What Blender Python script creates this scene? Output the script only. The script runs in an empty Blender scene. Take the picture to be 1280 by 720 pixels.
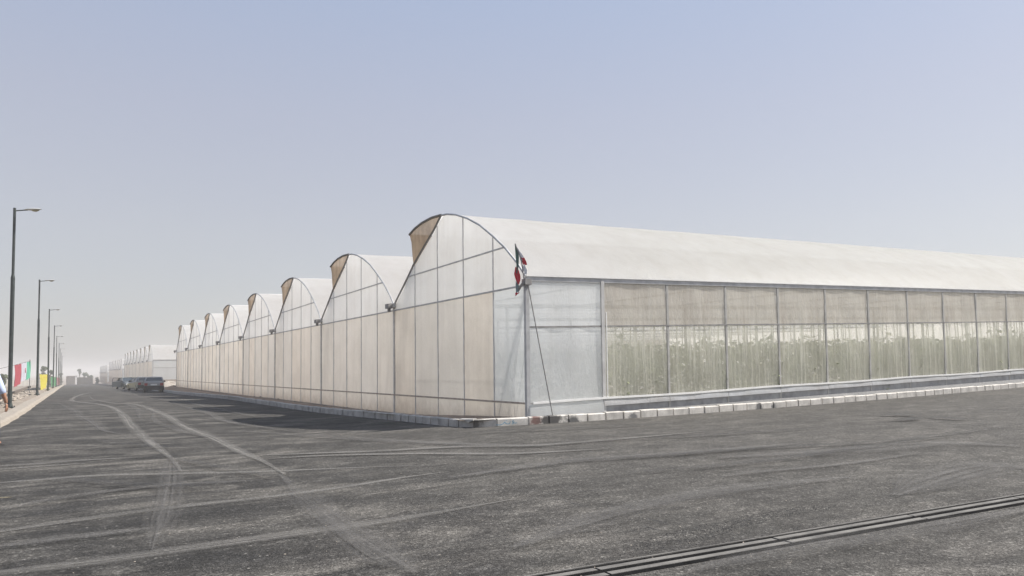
import bpy, math, random
from mathutils import Vector, Matrix
random.seed(7)
S = bpy.context.scene
COL = S.collection
R = math.radians

# ------------------------------------------------------------------ camera
F, PPX, PPY = 928.0, 640.0, 410.0          # photograph 1280 x 720, principal point below centre (cropped photo)
EYE = Vector((-10.6, -17.0, 1.62))
_p = math.atan((460.0 - PPY) / F); _y = R(30.8); _r = 0.012
_f = Vector((math.sin(_y)*math.cos(_p), math.cos(_y)*math.cos(_p), math.sin(_p)))
_x = Vector((math.cos(_y), -math.sin(_y), 0)); _u = _x.cross(_f)
_x2 = _x*math.cos(_r) - _u*math.sin(_r); _u2 = _u*math.cos(_r) + _x*math.sin(_r)
cam = bpy.data.cameras.new('camera'); camo = bpy.data.objects.new('camera', cam); COL.objects.link(camo)
m = Matrix((_x2, _u2, -_f)).transposed().to_4x4(); m.translation = EYE
camo.matrix_world = m
cam.sensor_width = 36; cam.lens = F/1280*36; cam.shift_y = (PPY-360)/1280
cam.clip_start = 0.1; cam.clip_end = 8000
S.camera = camo

# ------------------------------------------------------------------ light
SUN = Vector((0.87, -0.28, 1.0)).normalized()
SUN_EL = math.asin(SUN.z); SUN_AZ = math.atan2(SUN.x, SUN.y)
w = bpy.data.worlds.new('World'); S.world = w; w.use_nodes = True
nt = w.node_tree; bg = nt.nodes['Background']
sky = nt.nodes.new('ShaderNodeTexSky'); sky.sky_type = 'NISHITA'; sky.sun_disc = False
sky.sun_elevation = SUN_EL; sky.sun_rotation = SUN_AZ; sky.altitude = 0
sky.air_density = 1.0; sky.dust_density = 2.0; sky.ozone_density = 1.5
# dusty air: the clear sky is veiled by an even pale tone
mx = nt.nodes.new('ShaderNodeMix'); mx.data_type = 'RGBA'; mx.inputs[0].default_value = .80
nt.links.new(sky.outputs[0], mx.inputs[6]); 
gz = nt.nodes.new('ShaderNodeTexCoord'); sz = nt.nodes.new('ShaderNodeSeparateXYZ'); cr = nt.nodes.new('ShaderNodeValToRGB')
nt.links.new(gz.outputs['Generated'], sz.inputs[0]); nt.links.new(sz.outputs[2], cr.inputs[0])
cr.color_ramp.elements[0].position = .0; cr.color_ramp.elements[0].color = (.545, .53, .525, 1)
cr.color_ramp.elements[1].position = .55; cr.color_ramp.elements[1].color = (.40, .495, .69, 1)
e_ = cr.color_ramp.elements.new(.17); e_.color = (.562, .545, .562, 1)
e_ = cr.color_ramp.elements.new(.32); e_.color = (.515, .522, .60, 1)
sc_ = nt.nodes.new('ShaderNodeVectorMath'); sc_.operation = 'SCALE'; sc_.inputs['Scale'].default_value = 4.25
nt.links.new(cr.outputs[0], sc_.inputs[0]); nt.links.new(sc_.outputs[0], mx.inputs[7])
nt.links.new(mx.outputs[2], bg.inputs[0]); bg.inputs[1].default_value = 0.115
sl = bpy.data.lights.new('sun', 'SUN'); sl.energy = 4.0; sl.angle = R(0.6); sl.color = (1, .955, .89)
so = bpy.data.objects.new('sun', sl); COL.objects.link(so)
so.rotation_euler = SUN.to_track_quat('Z', 'Y').to_euler(); so.location = SUN*60
S.view_settings.view_transform = 'Standard'; S.view_settings.look = 'None'
S.view_settings.exposure = 0.95; S.view_settings.gamma = 1
S.cycles.use_denoising = True
S.cycles.max_bounces = 14; S.cycles.diffuse_bounces = 5; S.cycles.glossy_bounces = 2
S.cycles.transmission_bounces = 6; S.cycles.transparent_max_bounces = 24; S.cycles.volume_bounces = 1
S.cycles.sample_clamp_indirect = 6; S.cycles.caustics_reflective = False; S.cycles.caustics_refractive = False

# ------------------------------------------------------------------ helpers
def ss(a, b, x):
    t = min(1, max(0, (x-a)/(b-a))); return t*t*(3-2*t)

def T(x, y):
    """road surface height"""
    fall = -0.0062*max(0, min(y, 100)-30) - 0.0105*max(0, min(y, 420)-100)
    xx = max(0, x)
    rise = .38*(min(xx, 25)/25)**1.5 + .021*max(0, min(xx, 300)-25)
    b = (.14*ss(-5.5, -1.0, x) + rise)
    if y < 0: k = ss(-14, -1, y)
    else: k = (1-ss(0.5, 14, y)) if x < 0 else (1-ss(78, 92, y))*1.0
    if x < 0: pass
    return fall + b*k

def pix(px, py, z=0.0, road=True):
    d = _x2*((px-PPX)/F) + _u2*((PPY-py)/F) + _f
    p = EYE + d*((z-EYE.z)/d.z)
    if road:
        for _ in range(8):
            z = T(p.x, p.y); p = EYE + d*((z-EYE.z)/d.z)
    return p

class MB:
    def __init__(s): s.v = []; s.f = []; s.uv = []; s.smooth = False
    def quad(s, a, b, c, d, uv=None):
        n = len(s.v); s.v += [tuple(a), tuple(b), tuple(c), tuple(d)]; s.f.append((n, n+1, n+2, n+3))
    def poly(s, pts):
        n = len(s.v); s.v += [tuple(p) for p in pts]; s.f.append(tuple(range(n, n+len(pts))))
    def box(s, lo, hi, M=None):
        x0, y0, z0 = lo; x1, y1, z1 = hi; n = len(s.v)
        P = [(x0,y0,z0),(x1,y0,z0),(x1,y1,z0),(x0,y1,z0),(x0,y0,z1),(x1,y0,z1),(x1,y1,z1),(x0,y1,z1)]
        if M is not None: P = [tuple(M @ Vector(p)) for p in P]
        s.v += P
        s.f += [tuple(n+i for i in q) for q in ((0,3,2,1),(4,5,6,7),(0,1,5,4),(1,2,6,5),(2,3,7,6),(3,0,4,7))]
    def bar(s, a, b, w, h=None, up=(0,0,1)):
        """rectangular bar from a to b, w wide across, h along up"""
        a = Vector(a); b = Vector(b); h = h or w; d = (b-a).normalized(); up = Vector(up)
        if abs(d.dot(up)) > .95: up = Vector((1,0,0))
        sx = d.cross(up).normalized(); uz = sx.cross(d)
        n = len(s.v)
        for c in (a, b):
            for i, j in ((-1,-1),(1,-1),(1,1),(-1,1)): s.v.append(tuple(c + sx*i*w/2 + uz*j*h/2))
        s.f += [tuple(n+i for i in q) for q in ((0,3,2,1),(4,5,6,7),(0,1,5,4),(1,2,6,5),(2,3,7,6),(3,0,4,7))]
    def tube(s, pts, r, k=8, cap=True, r1=None):
        pts = [Vector(p) for p in pts]; n0 = len(s.v); L = len(pts)
        for i, p in enumerate(pts):
            d = (pts[min(i+1, L-1)] - pts[max(i-1, 0)]).normalized()
            a = Vector((0,0,1)) if abs(d.z) < .9 else Vector((1,0,0))
            e = d.cross(a).normalized(); g = d.cross(e)
            rr = r if not isinstance(r, (list, tuple)) else r[i]
            for j in range(k):
                t = 2*math.pi*j/k; s.v.append(tuple(p + e*math.cos(t)*rr + g*math.sin(t)*rr))
        for i in range(L-1):
            for j in range(k):
                a0 = n0+i*k+j; a1 = n0+i*k+(j+1) % k
                s.f.append((a0, a1, a1+k, a0+k))
        if cap:
            s.f.append(tuple(n0+j for j in range(k))[::-1]); s.f.append(tuple(n0+(L-1)*k+j for j in range(k)))
    def grid(s, rows):
        n = len(s.v); W = len(rows[0])
        for r in rows: s.v += [tuple(p) for p in r]
        for i in range(len(rows)-1):
            for j in range(W-1):
                a = n+i*W+j; s.f.append((a, a+1, a+W+1, a+W))
    def build(s, name, mat, parent=None, smooth=False, uvs=None, **props):
        me = bpy.data.meshes.new(name); me.from_pydata(s.v, [], s.f); me.update()
        if uvs is not None:
            l = me.uv_layers.new(name='UVMap')
            for lp in me.loops: l.data[lp.index].uv = uvs[lp.vertex_index]
        if smooth: me.polygons.foreach_set('use_smooth', [True]*len(me.polygons))
        if mat is not None: me.materials.append(mat)
        o = bpy.data.objects.new(name, me); COL.objects.link(o)
        if parent is not None: o.parent = parent
        for k, v in props.items(): o[k] = v
        return o

def thing(name, label, category, loc=(0,0,0), rz=0, group=None, scale=1):
    o = bpy.data.objects.new(name, None); COL.objects.link(o); o.location = loc; o.rotation_euler = (0,0,rz)
    o.scale = (scale,)*3; o.empty_display_size = .3
    o['label'] = label; o['category'] = category
    if group: o['group'] = group
    return o
def copy_tree(o, parent=None):
    c = o.copy(); COL.objects.link(c)
    if parent is not None: c.parent = parent
    for ch in list(o.children): copy_tree(ch, c)
    return c

# ------------------------------------------------------------------ materials
def mat(name):
    m = bpy.data.materials.new(name); m.use_nodes = True
    n = m.node_tree; n.nodes.clear()
    out = n.nodes.new('ShaderNodeOutputMaterial')
    return m, n, out
def N(n, t, **k):
    x = n.nodes.new('ShaderNode'+t)
    for a, b in k.items():
        if a.startswith('i_'):
            key = a[2:]
            x.inputs[int(key) if key.isdigit() else key.replace('_', ' ')].default_value = b
        else: setattr(x, a, b)
    return x
def noise(n, vec, scale, detail=4, rough=.55, dist=0):
    x = N(n, 'TexNoise'); x.inputs['Scale'].default_value = scale; x.inputs['Detail'].default_value = detail
    x.inputs['Roughness'].default_value = rough; x.inputs['Distortion'].default_value = dist
    n.links.new(vec, x.inputs['Vector']); return x.outputs['Fac']
def ramp(n, fac, stops):
    x = N(n, 'ValToRGB'); e = x.color_ramp.elements
    while len(e) < len(stops): e.new(.5)
    for i, (p, c) in enumerate(stops):
        e[i].position = p; e[i].color = (c if len(c) == 4 else tuple(c)+(1,)) if isinstance(c, tuple) else (c, c, c, 1)
    n.links.new(fac, x.inputs[0]); return x.outputs[0]
def mixc(n, fac, a, b, mode='MIX'):
    x = N(n, 'Mix', data_type='RGBA', blend_type=mode)
    for sock, v in ((x.inputs[0], fac), (x.inputs[6], a), (x.inputs[7], b)):
        if hasattr(v, 'links'): n.links.new(v, sock)
        elif isinstance(v, tuple): sock.default_value = v if len(v) == 4 else v+(1,)
        else: sock.default_value = v
    return x.outputs[2]
def math_(n, op, a, b=0.0, c=None, clamp=False):
    x = N(n, 'Math', operation=op, use_clamp=clamp)
    for i, v in enumerate((a, b) if c is None else (a, b, c)):
        if hasattr(v, 'links'): n.links.new(v, x.inputs[i])
        else: x.inputs[i].default_value = v
    return x.outputs[0]
def pos(n, sc=(1,1,1), rot=(0,0,0), obj=False):
    if obj: g = N(n, 'TexCoord').outputs['Object']
    else: g = N(n, 'NewGeometry').outputs['Position']
    mp = N(n, 'Mapping'); mp.inputs['Scale'].default_value = sc; mp.inputs['Rotation'].default_value = rot
    n.links.new(g, mp.inputs[0]); return mp.outputs[0]
def bump(n, h, strength, dist, bsdf):
    b = N(n, 'Bump'); b.inputs['Strength'].default_value = strength; b.inputs['Distance'].default_value = dist
    n.links.new(h, b.inputs['Height']); n.links.new(b.outputs[0], bsdf.inputs['Normal']); return b

def simple(name, col, rough=.6, metal=0, var=.12, scale=6, bumps=0, spec=.4):
    m, n, out = mat(name); b = N(n, 'BsdfPrincipled')
    v = pos(n, obj=True); f = noise(n, v, scale, 5)
    dark = tuple(c*(1-var*1.6) for c in col); lite = tuple(min(1, c*(1+var)) for c in col)
    n.links.new(ramp(n, f, [(.3, dark), (.7, lite)]), b.inputs['Base Color'])
    b.inputs['Roughness'].default_value = rough; b.inputs['Metallic'].default_value = metal
    b.inputs['Specular IOR Level'].default_value = spec
    if bumps: bump(n, noise(n, v, scale*4, 4), bumps, .01, b)
    n.links.new(b.outputs[0], out.inputs[0]); return m

def asphalt():
    m, n, out = mat('asphalt'); b = N(n, 'BsdfPrincipled'); v = pos(n)
    big = noise(n, v, .16, 4, .6); mid = noise(n, v, 1.1, 5, .65); fine = noise(n, v, 60, 3, .7)
    strk = noise(n, pos(n, (.10, 1.5, 1), (0,0,R(8))), 1.0, 6, .68, .5)     # sweeps along the cross road
    strk2 = noise(n, pos(n, (1.3, .05, 1), (0,0,R(-4))), 1.0, 5, .65, .5)   # wheel paths along the avenue
    base = ramp(n, big, [(.32, (.030,.0292,.0282)), (.68, (.050,.0482,.0458))])
    base = mixc(n, ramp(n, strk, [(.46, 0.0), (.66, .6)]), base, (.096,.092,.086))
    base = mixc(n, ramp(n, strk, [(.30, .50), (.44, 0.0)]), base, (.022,.022,.022))
    base = mixc(n, ramp(n, strk2, [(.50, 0.0), (.70, .45)]), base, (.080,.077,.072))
    base = mixc(n, ramp(n, mid, [(.35, .38), (.52, 0.0)]), base, (.034,.034,.035))
    base = mixc(n, ramp(n, mid, [(.54, 0.0), (.75, .42)]), base, (.098,.093,.087))
    pt = noise(n, pos(n, (.45, 1.0, 1), (0,0,R(12))), .9, 7, .72, .8)
    base = mixc(n, ramp(n, pt, [(.49, 0.0), (.63, .85)]), base, (.128,.121,.111))
    base = mixc(n, ramp(n, pt, [(.28, .55), (.42, 0.0)]), base, (.026,.026,.026))
    # the wide crossing in front of the glasshouses is greyer with dust
    sx = N(n, 'SeparateXYZ'); n.links.new(N(n, 'NewGeometry').outputs['Position'], sx.inputs[0])
    dust = math_(n, 'MULTIPLY', N_map(n, sx.outputs['Y'], 4, -3), N_map(n, sx.outputs['X'], -10, -2))
    base = mixc(n, math_(n, 'MULTIPLY', dust, .6), base, (.092,.088,.082))
    # aggregate
    vo = N(n, 'TexVoronoi'); vo.inputs['Scale'].default_value = 75; n.links.new(v, vo.inputs['Vector'])
    sc = N(n, 'SeparateColor'); n.links.new(vo.outputs['Color'], sc.inputs[0])
    grain = ramp(n, sc.outputs[0], [(0, .50), (.55, 1.0), (.88, 1.35), (1, 2.3)])
    base = mixc(n, .8, base, grain, 'MULTIPLY')
    base = mixc(n, .6, base, ramp(n, fine, [(.3, .6), (.7, 1.35)]), 'MULTIPLY')
    gr2 = noise(n, v, 24, 5, .85)
    base = mixc(n, .7, base, ramp(n, gr2, [(.30, .45), (.5, 1.0), (.70, 1.7)]), 'MULTIPLY')
    md2 = noise(n, pos(n, (.6,1,1), (0,0,R(10))), 3.2, 6, .75, .6)
    base = mixc(n, .65, base, ramp(n, md2, [(.30, .60), (.5, 1.0), (.68, 1.6)]), 'MULTIPLY')
    v3 = N(n, 'TexVoronoi'); v3.inputs['Scale'].default_value = 30; n.links.new(v, v3.inputs['Vector'])
    s3 = N(n, 'SeparateColor'); n.links.new(v3.outputs['Color'], s3.inputs[0])
    base = mixc(n, .38, base, ramp(n, s3.outputs[2], [(0, .6), (.5, .95), (.85, 1.25), (.97, 2.4)]), 'MULTIPLY')
    # loose pale chips and dark pits
    v2 = N(n, 'TexVoronoi'); v2.inputs['Scale'].default_value = 11; v2.inputs['Randomness'].default_value = 1; n.links.new(v, v2.inputs['Vector'])
    s2 = N(n, 'SeparateColor'); n.links.new(v2.outputs['Color'], s2.inputs[0])
    chip = math_(n, 'MULTIPLY', ramp(n, v2.outputs['Distance'], [(.10, 1.0), (.17, 0.0)]), ramp(n, s2.outputs[1], [(.80, 0.0), (.84, 1.0)]))
    base = mixc(n, math_(n, 'MULTIPLY', chip, .8), base, (.28,.27,.25))
    pit = math_(n, 'MULTIPLY', ramp(n, v2.outputs['Distance'], [(.12, 1.0), (.2, 0.0)]), ramp(n, s2.outputs[1], [(.10, 1.0), (.13, 0.0)]))
    base = mixc(n, math_(n, 'MULTIPLY', pit, .7), base, (.03,.03,.03))
    base = mixc(n, 1.0, base, (.93,.915,.89), 'MULTIPLY')
    n.links.new(base, b.inputs['Base Color']); b.inputs['Roughness'].default_value = .9
    b.inputs['Specular IOR Level'].default_value = .12
    h = math_(n, 'ADD', vo.outputs['Distance'], math_(n, 'MULTIPLY', fine, .8))
    bump(n, h, .55, .012, b)
    n.links.new(b.outputs[0], out.inputs[0]); return m
def N_map(n, v, a, b_):
    x = N(n, 'MapRange', clamp=True, interpolation_type='SMOOTHSTEP'); n.links.new(v, x.inputs[0])
    x.inputs[1].default_value = a; x.inputs[2].default_value = b_; return x.outputs[0]

def dirt(name='dirt', a=(.17,.14,.11), c=(.29,.245,.195), sc=1.0):
    m, n, out = mat(name); b = N(n, 'BsdfPrincipled'); v = pos(n)
    f = noise(n, v, .5*sc, 8, .65); g = noise(n, v, 14*sc, 5, .7)
    base = ramp(n, f, [(.3, a), (.7, c)])
    base = mixc(n, .7, base, ramp(n, g, [(.3, .55), (.7, 1.3)]), 'MULTIPLY')
    n.links.new(base, b.inputs['Base Color']); b.inputs['Roughness'].default_value = .95
    bump(n, g, .8, .05, b); n.links.new(b.outputs[0], out.inputs[0]); return m

def concrete(name, col, stain=.5, spots=None, wash=None):
    m, n, out = mat(name); b = N(n, 'BsdfPrincipled'); v = pos(n)
    f = noise(n, v, 2.2, 7, .65); g = noise(n, v, 40, 4, .7); k = noise(n, pos(n, (9, 9, 1.5)), 1, 5, .7)
    dk = tuple(c*(1-stain) for c in col)
    base = ramp(n, f, [(.28, dk), (.6, col)])
    base = mixc(n, ramp(n, k, [(.52, 0.0), (.74, .55)]), base, tuple(c*.42 for c in col))
    base = mixc(n, .5, base, ramp(n, g, [(.3, .7), (.7, 1.2)]), 'MULTIPLY')
    for (cx, cy, cz, rad, c) in (spots or []):
        d = N(n, 'VectorMath', operation='DISTANCE'); n.links.new(N(n, 'NewGeometry').outputs['Position'], d.inputs[0])
        d.inputs[1].default_value = (cx, cy, cz)
        q = math_(n, 'ADD', d.outputs['Value'], math_(n, 'MULTIPLY', math_(n, 'SUBTRACT', noise(n, v, 6, 5, .7), .5), rad*2.2))
        base = mixc(n, ramp(n, math_(n, 'DIVIDE', q, rad), [(.55, .93), (1.0, 0.0)]), base, c)
    n.links.new(base, b.inputs['Base Color']); b.inputs['Roughness'].default_value = .85
    bump(n, g, .4, .01, b); n.links.new(b.outputs[0], out.inputs[0]); return m

BAY_ = 9.55
def film(name,  col, tcol, transp, transl=.55, streak=0.0, streak_col=None, wr=.25, wscale=1.0, axis='v', dirtcol=(.42,.36,.29), dirtk=.25, gloss=.05, clear_col=(1,1,1), panels=0):
    """plastic greenhouse film: diffuse reflection + diffuse transmission + a little see-through"""
    m, n, out = mat(name)
    v = pos(n)
    f = noise(n, v, .7, 6, .6)
    vs = noise(n, pos(n, (1, 1, .06)), 2.2, 5, .7)
    vf = noise(n, pos(n, (1, 1, .02)), 9, 5, .8)
    dirtf = math_(n, 'MULTIPLY', ramp(n, f, [(.38, 0.0), (.72, 1.0)]), dirtk)
    c = mixc(n, dirtf, col, dirtcol)
    c = mixc(n, math_(n, 'MULTIPLY', ramp(n, vs, [(.45, 0.0), (.75, 1.0)]), dirtk*.8), c, dirtcol)
    if panels:
        sp = N(n, 'SeparateXYZ'); n.links.new(N(n, 'NewGeometry').outputs['Position'], sp.inputs[0])
        wn = N(n, 'TexWhiteNoise', noise_dimensions='1D'); n.links.new(math_(n, 'FLOOR', math_(n, 'DIVIDE', sp.outputs['Y'], BAY_/5)), wn.inputs['W'])
        c = mixc(n, math_(n, 'MULTIPLY', wn.outputs[0], panels), c, (.80,.83,.84))
        wn2 = N(n, 'TexWhiteNoise', noise_dimensions='1D'); n.links.new(math_(n, 'FLOOR', math_(n, 'DIVIDE', sp.outputs['Y'], BAY_)), wn2.inputs['W'])
        c = mixc(n, math_(n, 'MULTIPLY', wn2.outputs[0], panels*.5), c, (.70,.62,.53))
        low = math_(n, 'MULTIPLY', ramp(n, math_(n, 'ADD', sp.outputs['Z'], math_(n, 'MULTIPLY', noise(n, v, 2.5, 6, .75), .8)), [(.30, 1.0), (.95, 0.0)]), .6)
        c = mixc(n, low, c, (.34,.27,.21))
    tr = tcol
    a = transp
    if streak:
        sk = ramp(n, vf, [(.49, 0.0), (.60, 1.0)])
        c = mixc(n, math_(n, 'MULTIPLY', sk, streak), c, streak_col or (.8,.78,.72))
        a = math_(n, 'MULTIPLY', math_(n, 'SUBTRACT', 1.0, math_(n, 'MULTIPLY', sk, streak)), transp)
    d = N(n, 'BsdfDiffuse'); n.links.new(c, d.inputs[0])
    t = N(n, 'BsdfTranslucent'); n.links.new(mixc(n, 1.0, c, tcol, 'MULTIPLY'), t.inputs[0])
    x = N(n, 'MixShader'); x.inputs[0].default_value = transl; n.links.new(d.outputs[0], x.inputs[1]); n.links.new(t.outputs[0], x.inputs[2])
    g = N(n, 'BsdfGlossy'); g.inputs['Roughness'].default_value = .35; g.inputs[0].default_value = (1,1,1,1)
    y = N(n, 'MixShader'); y.inputs[0].default_value = gloss; n.links.new(x.outputs[0], y.inputs[1]); n.links.new(g.outputs[0], y.inputs[2])
    p = N(n, 'BsdfTransparent'); p.inputs[0].default_value = clear_col+(1,)
    z = N(n, 'MixShader'); n.links.new(y.outputs[0], z.inputs[1]); n.links.new(p.outputs[0], z.inputs[2])
    if hasattr(a, 'links'): n.links.new(a, z.inputs[0])
    else: z.inputs[0].default_value = a
    h = math_(n, 'ADD', noise(n, pos(n, (1, 1, .35)), 1.6*wscale, 4, .6, .6), math_(n, 'MULTIPLY', noise(n, pos(n, (2, 2, 1)), 6*wscale, 3, .6, 1.2), .25))
    b = N(n, 'Bump'); b.inputs['Strength'].default_value = wr; b.inputs['Distance'].default_value = .12
    n.links.new(h, b.inputs['Height'])
    for q in (d, t, g): n.links.new(b.outputs[0], q.inputs['Normal'])
    n.links.new(z.outputs[0], out.inputs[0]); return m

M = {}
M['asphalt'] = asphalt()
M['dirt'] = dirt()
M['bed'] = dirt('bed_soil', (.20,.13,.09), (.34,.27,.20), 2)
M['floor'] = dirt('floor_soil', (.50,.48,.44), (.72,.70,.66), 1.5)
M['steel'] = simple('galvanised_steel', (.46,.46,.46), .5, .35, .15, 3)
M['dusty_post'] = simple('dusty_post', (.40,.39,.365), .8, 0, .15, 3)
M['post'] = simple('pale_post', (.52,.51,.49), .7, 0, .12, 3)
M['stud'] = simple('stud_steel', (.62,.61,.60), .6, .1, .1, 3)
M['steel_dark'] = simple('weathered_steel', (.27,.26,.25), .65, .2, .2, 5)
M['rail_brown'] = simple('dusty_brown_rail', (.44,.37,.31), .7, .1, .2, 5)
M['white_pvc'] = simple('white_plastic_strip', (.80,.79,.76), .45, 0, .06, 5)
M['roof'] = film('roof_film', (.86,.85,.83), (1,1,1), .05, .70, wr=.16, dirtk=.14, gloss=.02)
M['gable'] = film('gable_film', (.97,.965,.95), (1,1,1), .04, .77, wr=.25, dirtk=.16, panels=.0)
M['beige'] = film('beige_wall_film', (.97,.895,.80), (1,1,1), .02, .77, wr=.3, dirtk=.30, panels=.38)
M['clear'] = film('clear_wall_film', (.88,.91,.91), (1,1,1), .12, .70, wr=.22, dirtk=.12, gloss=.08, clear_col=(.97,.985,1))
M['upper'] = film('curtain_film', (.63,.60,.53), (1,.98,.94), .08, .55, .45, (.66,.63,.58), wr=.3, dirtk=.5, dirtcol=(.36,.30,.24))
M['lower'] = film('lower_wall_film', (.80,.79,.68), (1,1,.98), .30, .66, .72, (.90,.88,.78), wr=.3, dirtk=.3)
M['skirt'] = film('skirt_film', (.72,.73,.74), (1,1,1), .12, .45, wr=.35, dirtk=.35)
M['plinth'] = simple('dark_plinth', (.30,.30,.30), .8, 0, .2, 3)
M['net'] = film('insect_net', (.66,.52,.39), (1,.97,.9), .08, .6, wr=.8, wscale=3, dirtk=.8, dirtcol=(.20,.15,.11), gloss=0)
M['flap'] = simple('flap_edge', (.17,.155,.135), .7, 0, .2, 6)

# ------------------------------------------------------------------ ground, roads, kerbs
def axis(segs):
    out = []
    for a, b, st in segs:
        k = max(1, round((b-a)/st)); out += [a+(b-a)*i/k for i in range(k)]
    return out+[segs[-1][1]]
xs = axis([(-3000,-400,400),(-400,-60,34),(-60,-20,4),(-20,-12.5,.5),(-12.5,30,1.0),(30,120,6),(120,400,40),(400,3000,400)])
ys = axis([(-3000,-300,450),(-300,-60,40),(-60,-20,5),(-20,20,1.0),(20,130,4),(130,420,14),(420,3000,320)])
def dirt_z(x, y):
    z = T(x, y)
    onroad = (x > -12.6 and y < 330) 
    if onroad: return z-.09
    k = min(1, max(0, (-12.8-x)/1.2))
    z += .06
    if -60 < x < -13 and y < 200: z += .10*k*math.sin(x*1.3+math.sin(y*.35)*2)*math.sin(y*.41)
    return z
g = MB(); g.grid([[(x, y, dirt_z(x, y)) for x in xs] for y in ys])
g.build('ground', M['dirt'], smooth=True, kind='structure')

# the avenue along the gable walls, and the cross road in front
rx = axis([(-12.35,30,.75),(30,160,5)])
ry = axis([(-60,-20,4),(-20,1.0,.7)])
g = MB(); g.grid([[(x, y, T(x, y)) for x in rx] for y in ry])
g.build('cross_road', M['asphalt'], smooth=True, kind='structure')
rx2 = axis([(-12.35,-1.35,.7)])
ry2 = axis([(1.0,20,.7),(20,110,3),(110,300,8)])
g = MB(); g.grid([[(x, y, T(x, y)) for x in rx2] for y in ry2])
g.build('avenue', M['asphalt'], smooth=True, kind='structure')

def kerb_blocks(name, path, mt, width, height, blk=.62, gap=.05, inner=1, slope=0, cap=None, jit=.012):
    """row of concrete blocks; path is the road-side foot line; inner=+1 puts the block left of the direction"""
    g = MB(); pts = [Vector((p[0], p[1], 0)) for p in path]
    seg = []; 
    for a, b in zip(pts, pts[1:]):
        L = (b-a).length; k = max(1, round(L/blk))
        for i in range(k): seg.append((a.lerp(b, i/k), a.lerp(b, (i+1)/k)))
    for a, b in seg:
        d = (b-a).normalized(); nrm = Vector((-d.y, d.x, 0))*inner
        a2 = a+d*gap*.5; b2 = b-d*gap*.5
        off = random.uniform(-jit, jit); dz = random.uniform(-jit, jit)
        za = T(a.x, a.y); zb = T(b.x, b.y); bv = .02
        def P(p, s, z): return tuple(p + nrm*(s+off) + Vector((0, 0, z)))
        n = len(g.v)
        for p, zz in ((a2, za), (b2, zb)):
            g.v += [P(p, 0, zz-.12), P(p, slope*.3, zz+height-bv+dz), P(p, slope*.3+bv, zz+height+dz), P(p, width, zz+height+dz+.004), P(p, width, zz-.12)]
        g.f += [(n,n+5,n+6,n+1),(n+1,n+6,n+7,n+2),(n+2,n+7,n+8,n+3),(n+3,n+8,n+9,n+4),(n,n+1,n+2,n+3,n+4),(n+9,n+8,n+7,n+6,n+5)]
    # mortar core closes the joints
    for a, b in zip(pts, pts[1:]):
        d = (b-a).normalized(); nrm = Vector((-d.y, d.x, 0))*inner; k = max(1, int((b-a).length/2))
        for i in range(k):
            p, q = a.lerp(b, i/k), a.lerp(b, (i+1)/k)
            n = len(g.v)
            for r in (p, q):
                z = T(r.x, r.y)
                for s_, zz in ((.035, -.12), (.035, height-.03), (width-.02, height-.03), (width-.02, -.12)):
                    g.v.append(tuple(r+nrm*s_+Vector((0,0,z+zz))))
            g.f += [(n,n+4,n+5,n+1),(n+1,n+5,n+6,n+2),(n+2,n+6,n+7,n+3),(n,n+1,n+2,n+3),(n+7,n+6,n+5,n+4)]
    return g.build(name, mt, kind='structure')
KH = .2
kerb_path_right = [(-1.75,-.22),(-1.2,-.42),(-.3,-.52),(6,-.52),(30,-.52),(75,-.52)]
kerb_path_left = [(-3.45,79),(-3.3,45),(-2.6,27),(-2.45,12.5),(-2.2,3.0),(-2.12,1.1),(-1.98,.2),(-1.75,-.22)]
M['kerb'] = concrete('kerb_concrete', (.64,.605,.55), .5,
    [(-.05,-.5,.24,.22,(.13,.06,.05)), (.38,-.5,.2,.42,(.03,.028,.028)), (1.1,-.5,.1,.30,(.07,.07,.07)), (-1.75,-.2,.2,.25,(.12,.11,.10)),(3.2,-.55,.1,.22,(.12,.12,.12)),(8.4,-.5,.25,.2,(.10,.10,.10)),(9.1,-.5,.25,.15,(.12,.12,.12))])
M['kerb_l'] = concrete('kerb_concrete_grey', (.46,.44,.41), .45)
M['kerb_far'] = concrete('kerb_concrete_pale', (.30,.262,.215), .2)
kerb_blocks('kerb_cross_road', kerb_path_right, M['kerb'], .16, KH)
kerb_blocks('kerb_avenue', kerb_path_left, M['kerb_l'], .16, KH, blk=.5)
def KX(y):
    P = [(-60,-12.6),(8,-12.42),(14,-12.2),(22,-12.05),(52,-11.9),(88,-11.72),(300,-11.9)]
    for (a, b), (c, e) in zip(P, P[1:]):
        if y <= c: return b+(e-b)*(y-a)/(c-a)
    return -11.9
# broad cast kerb along the left of the avenue, sloping face
g = MB(); rows = []
for y in axis([(-60,-20,5),(-20,60,1.2),(60,300,8)]):
    z = T(-12.3, y); j = .025*math.sin(y*1.7)+.015*math.sin(y*5.1); xi = KX(y)
    rows.append([(xi+j, y, z-.05), (xi-.07+j, y, z+.10), (xi-.16+j, y, z+.15), (xi-.56+j*.6, y, z+.17), (xi-.62, y, z-.1)])
g.grid(rows); g.build('kerb_left', M['kerb_far'], smooth=False, kind='structure')

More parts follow.
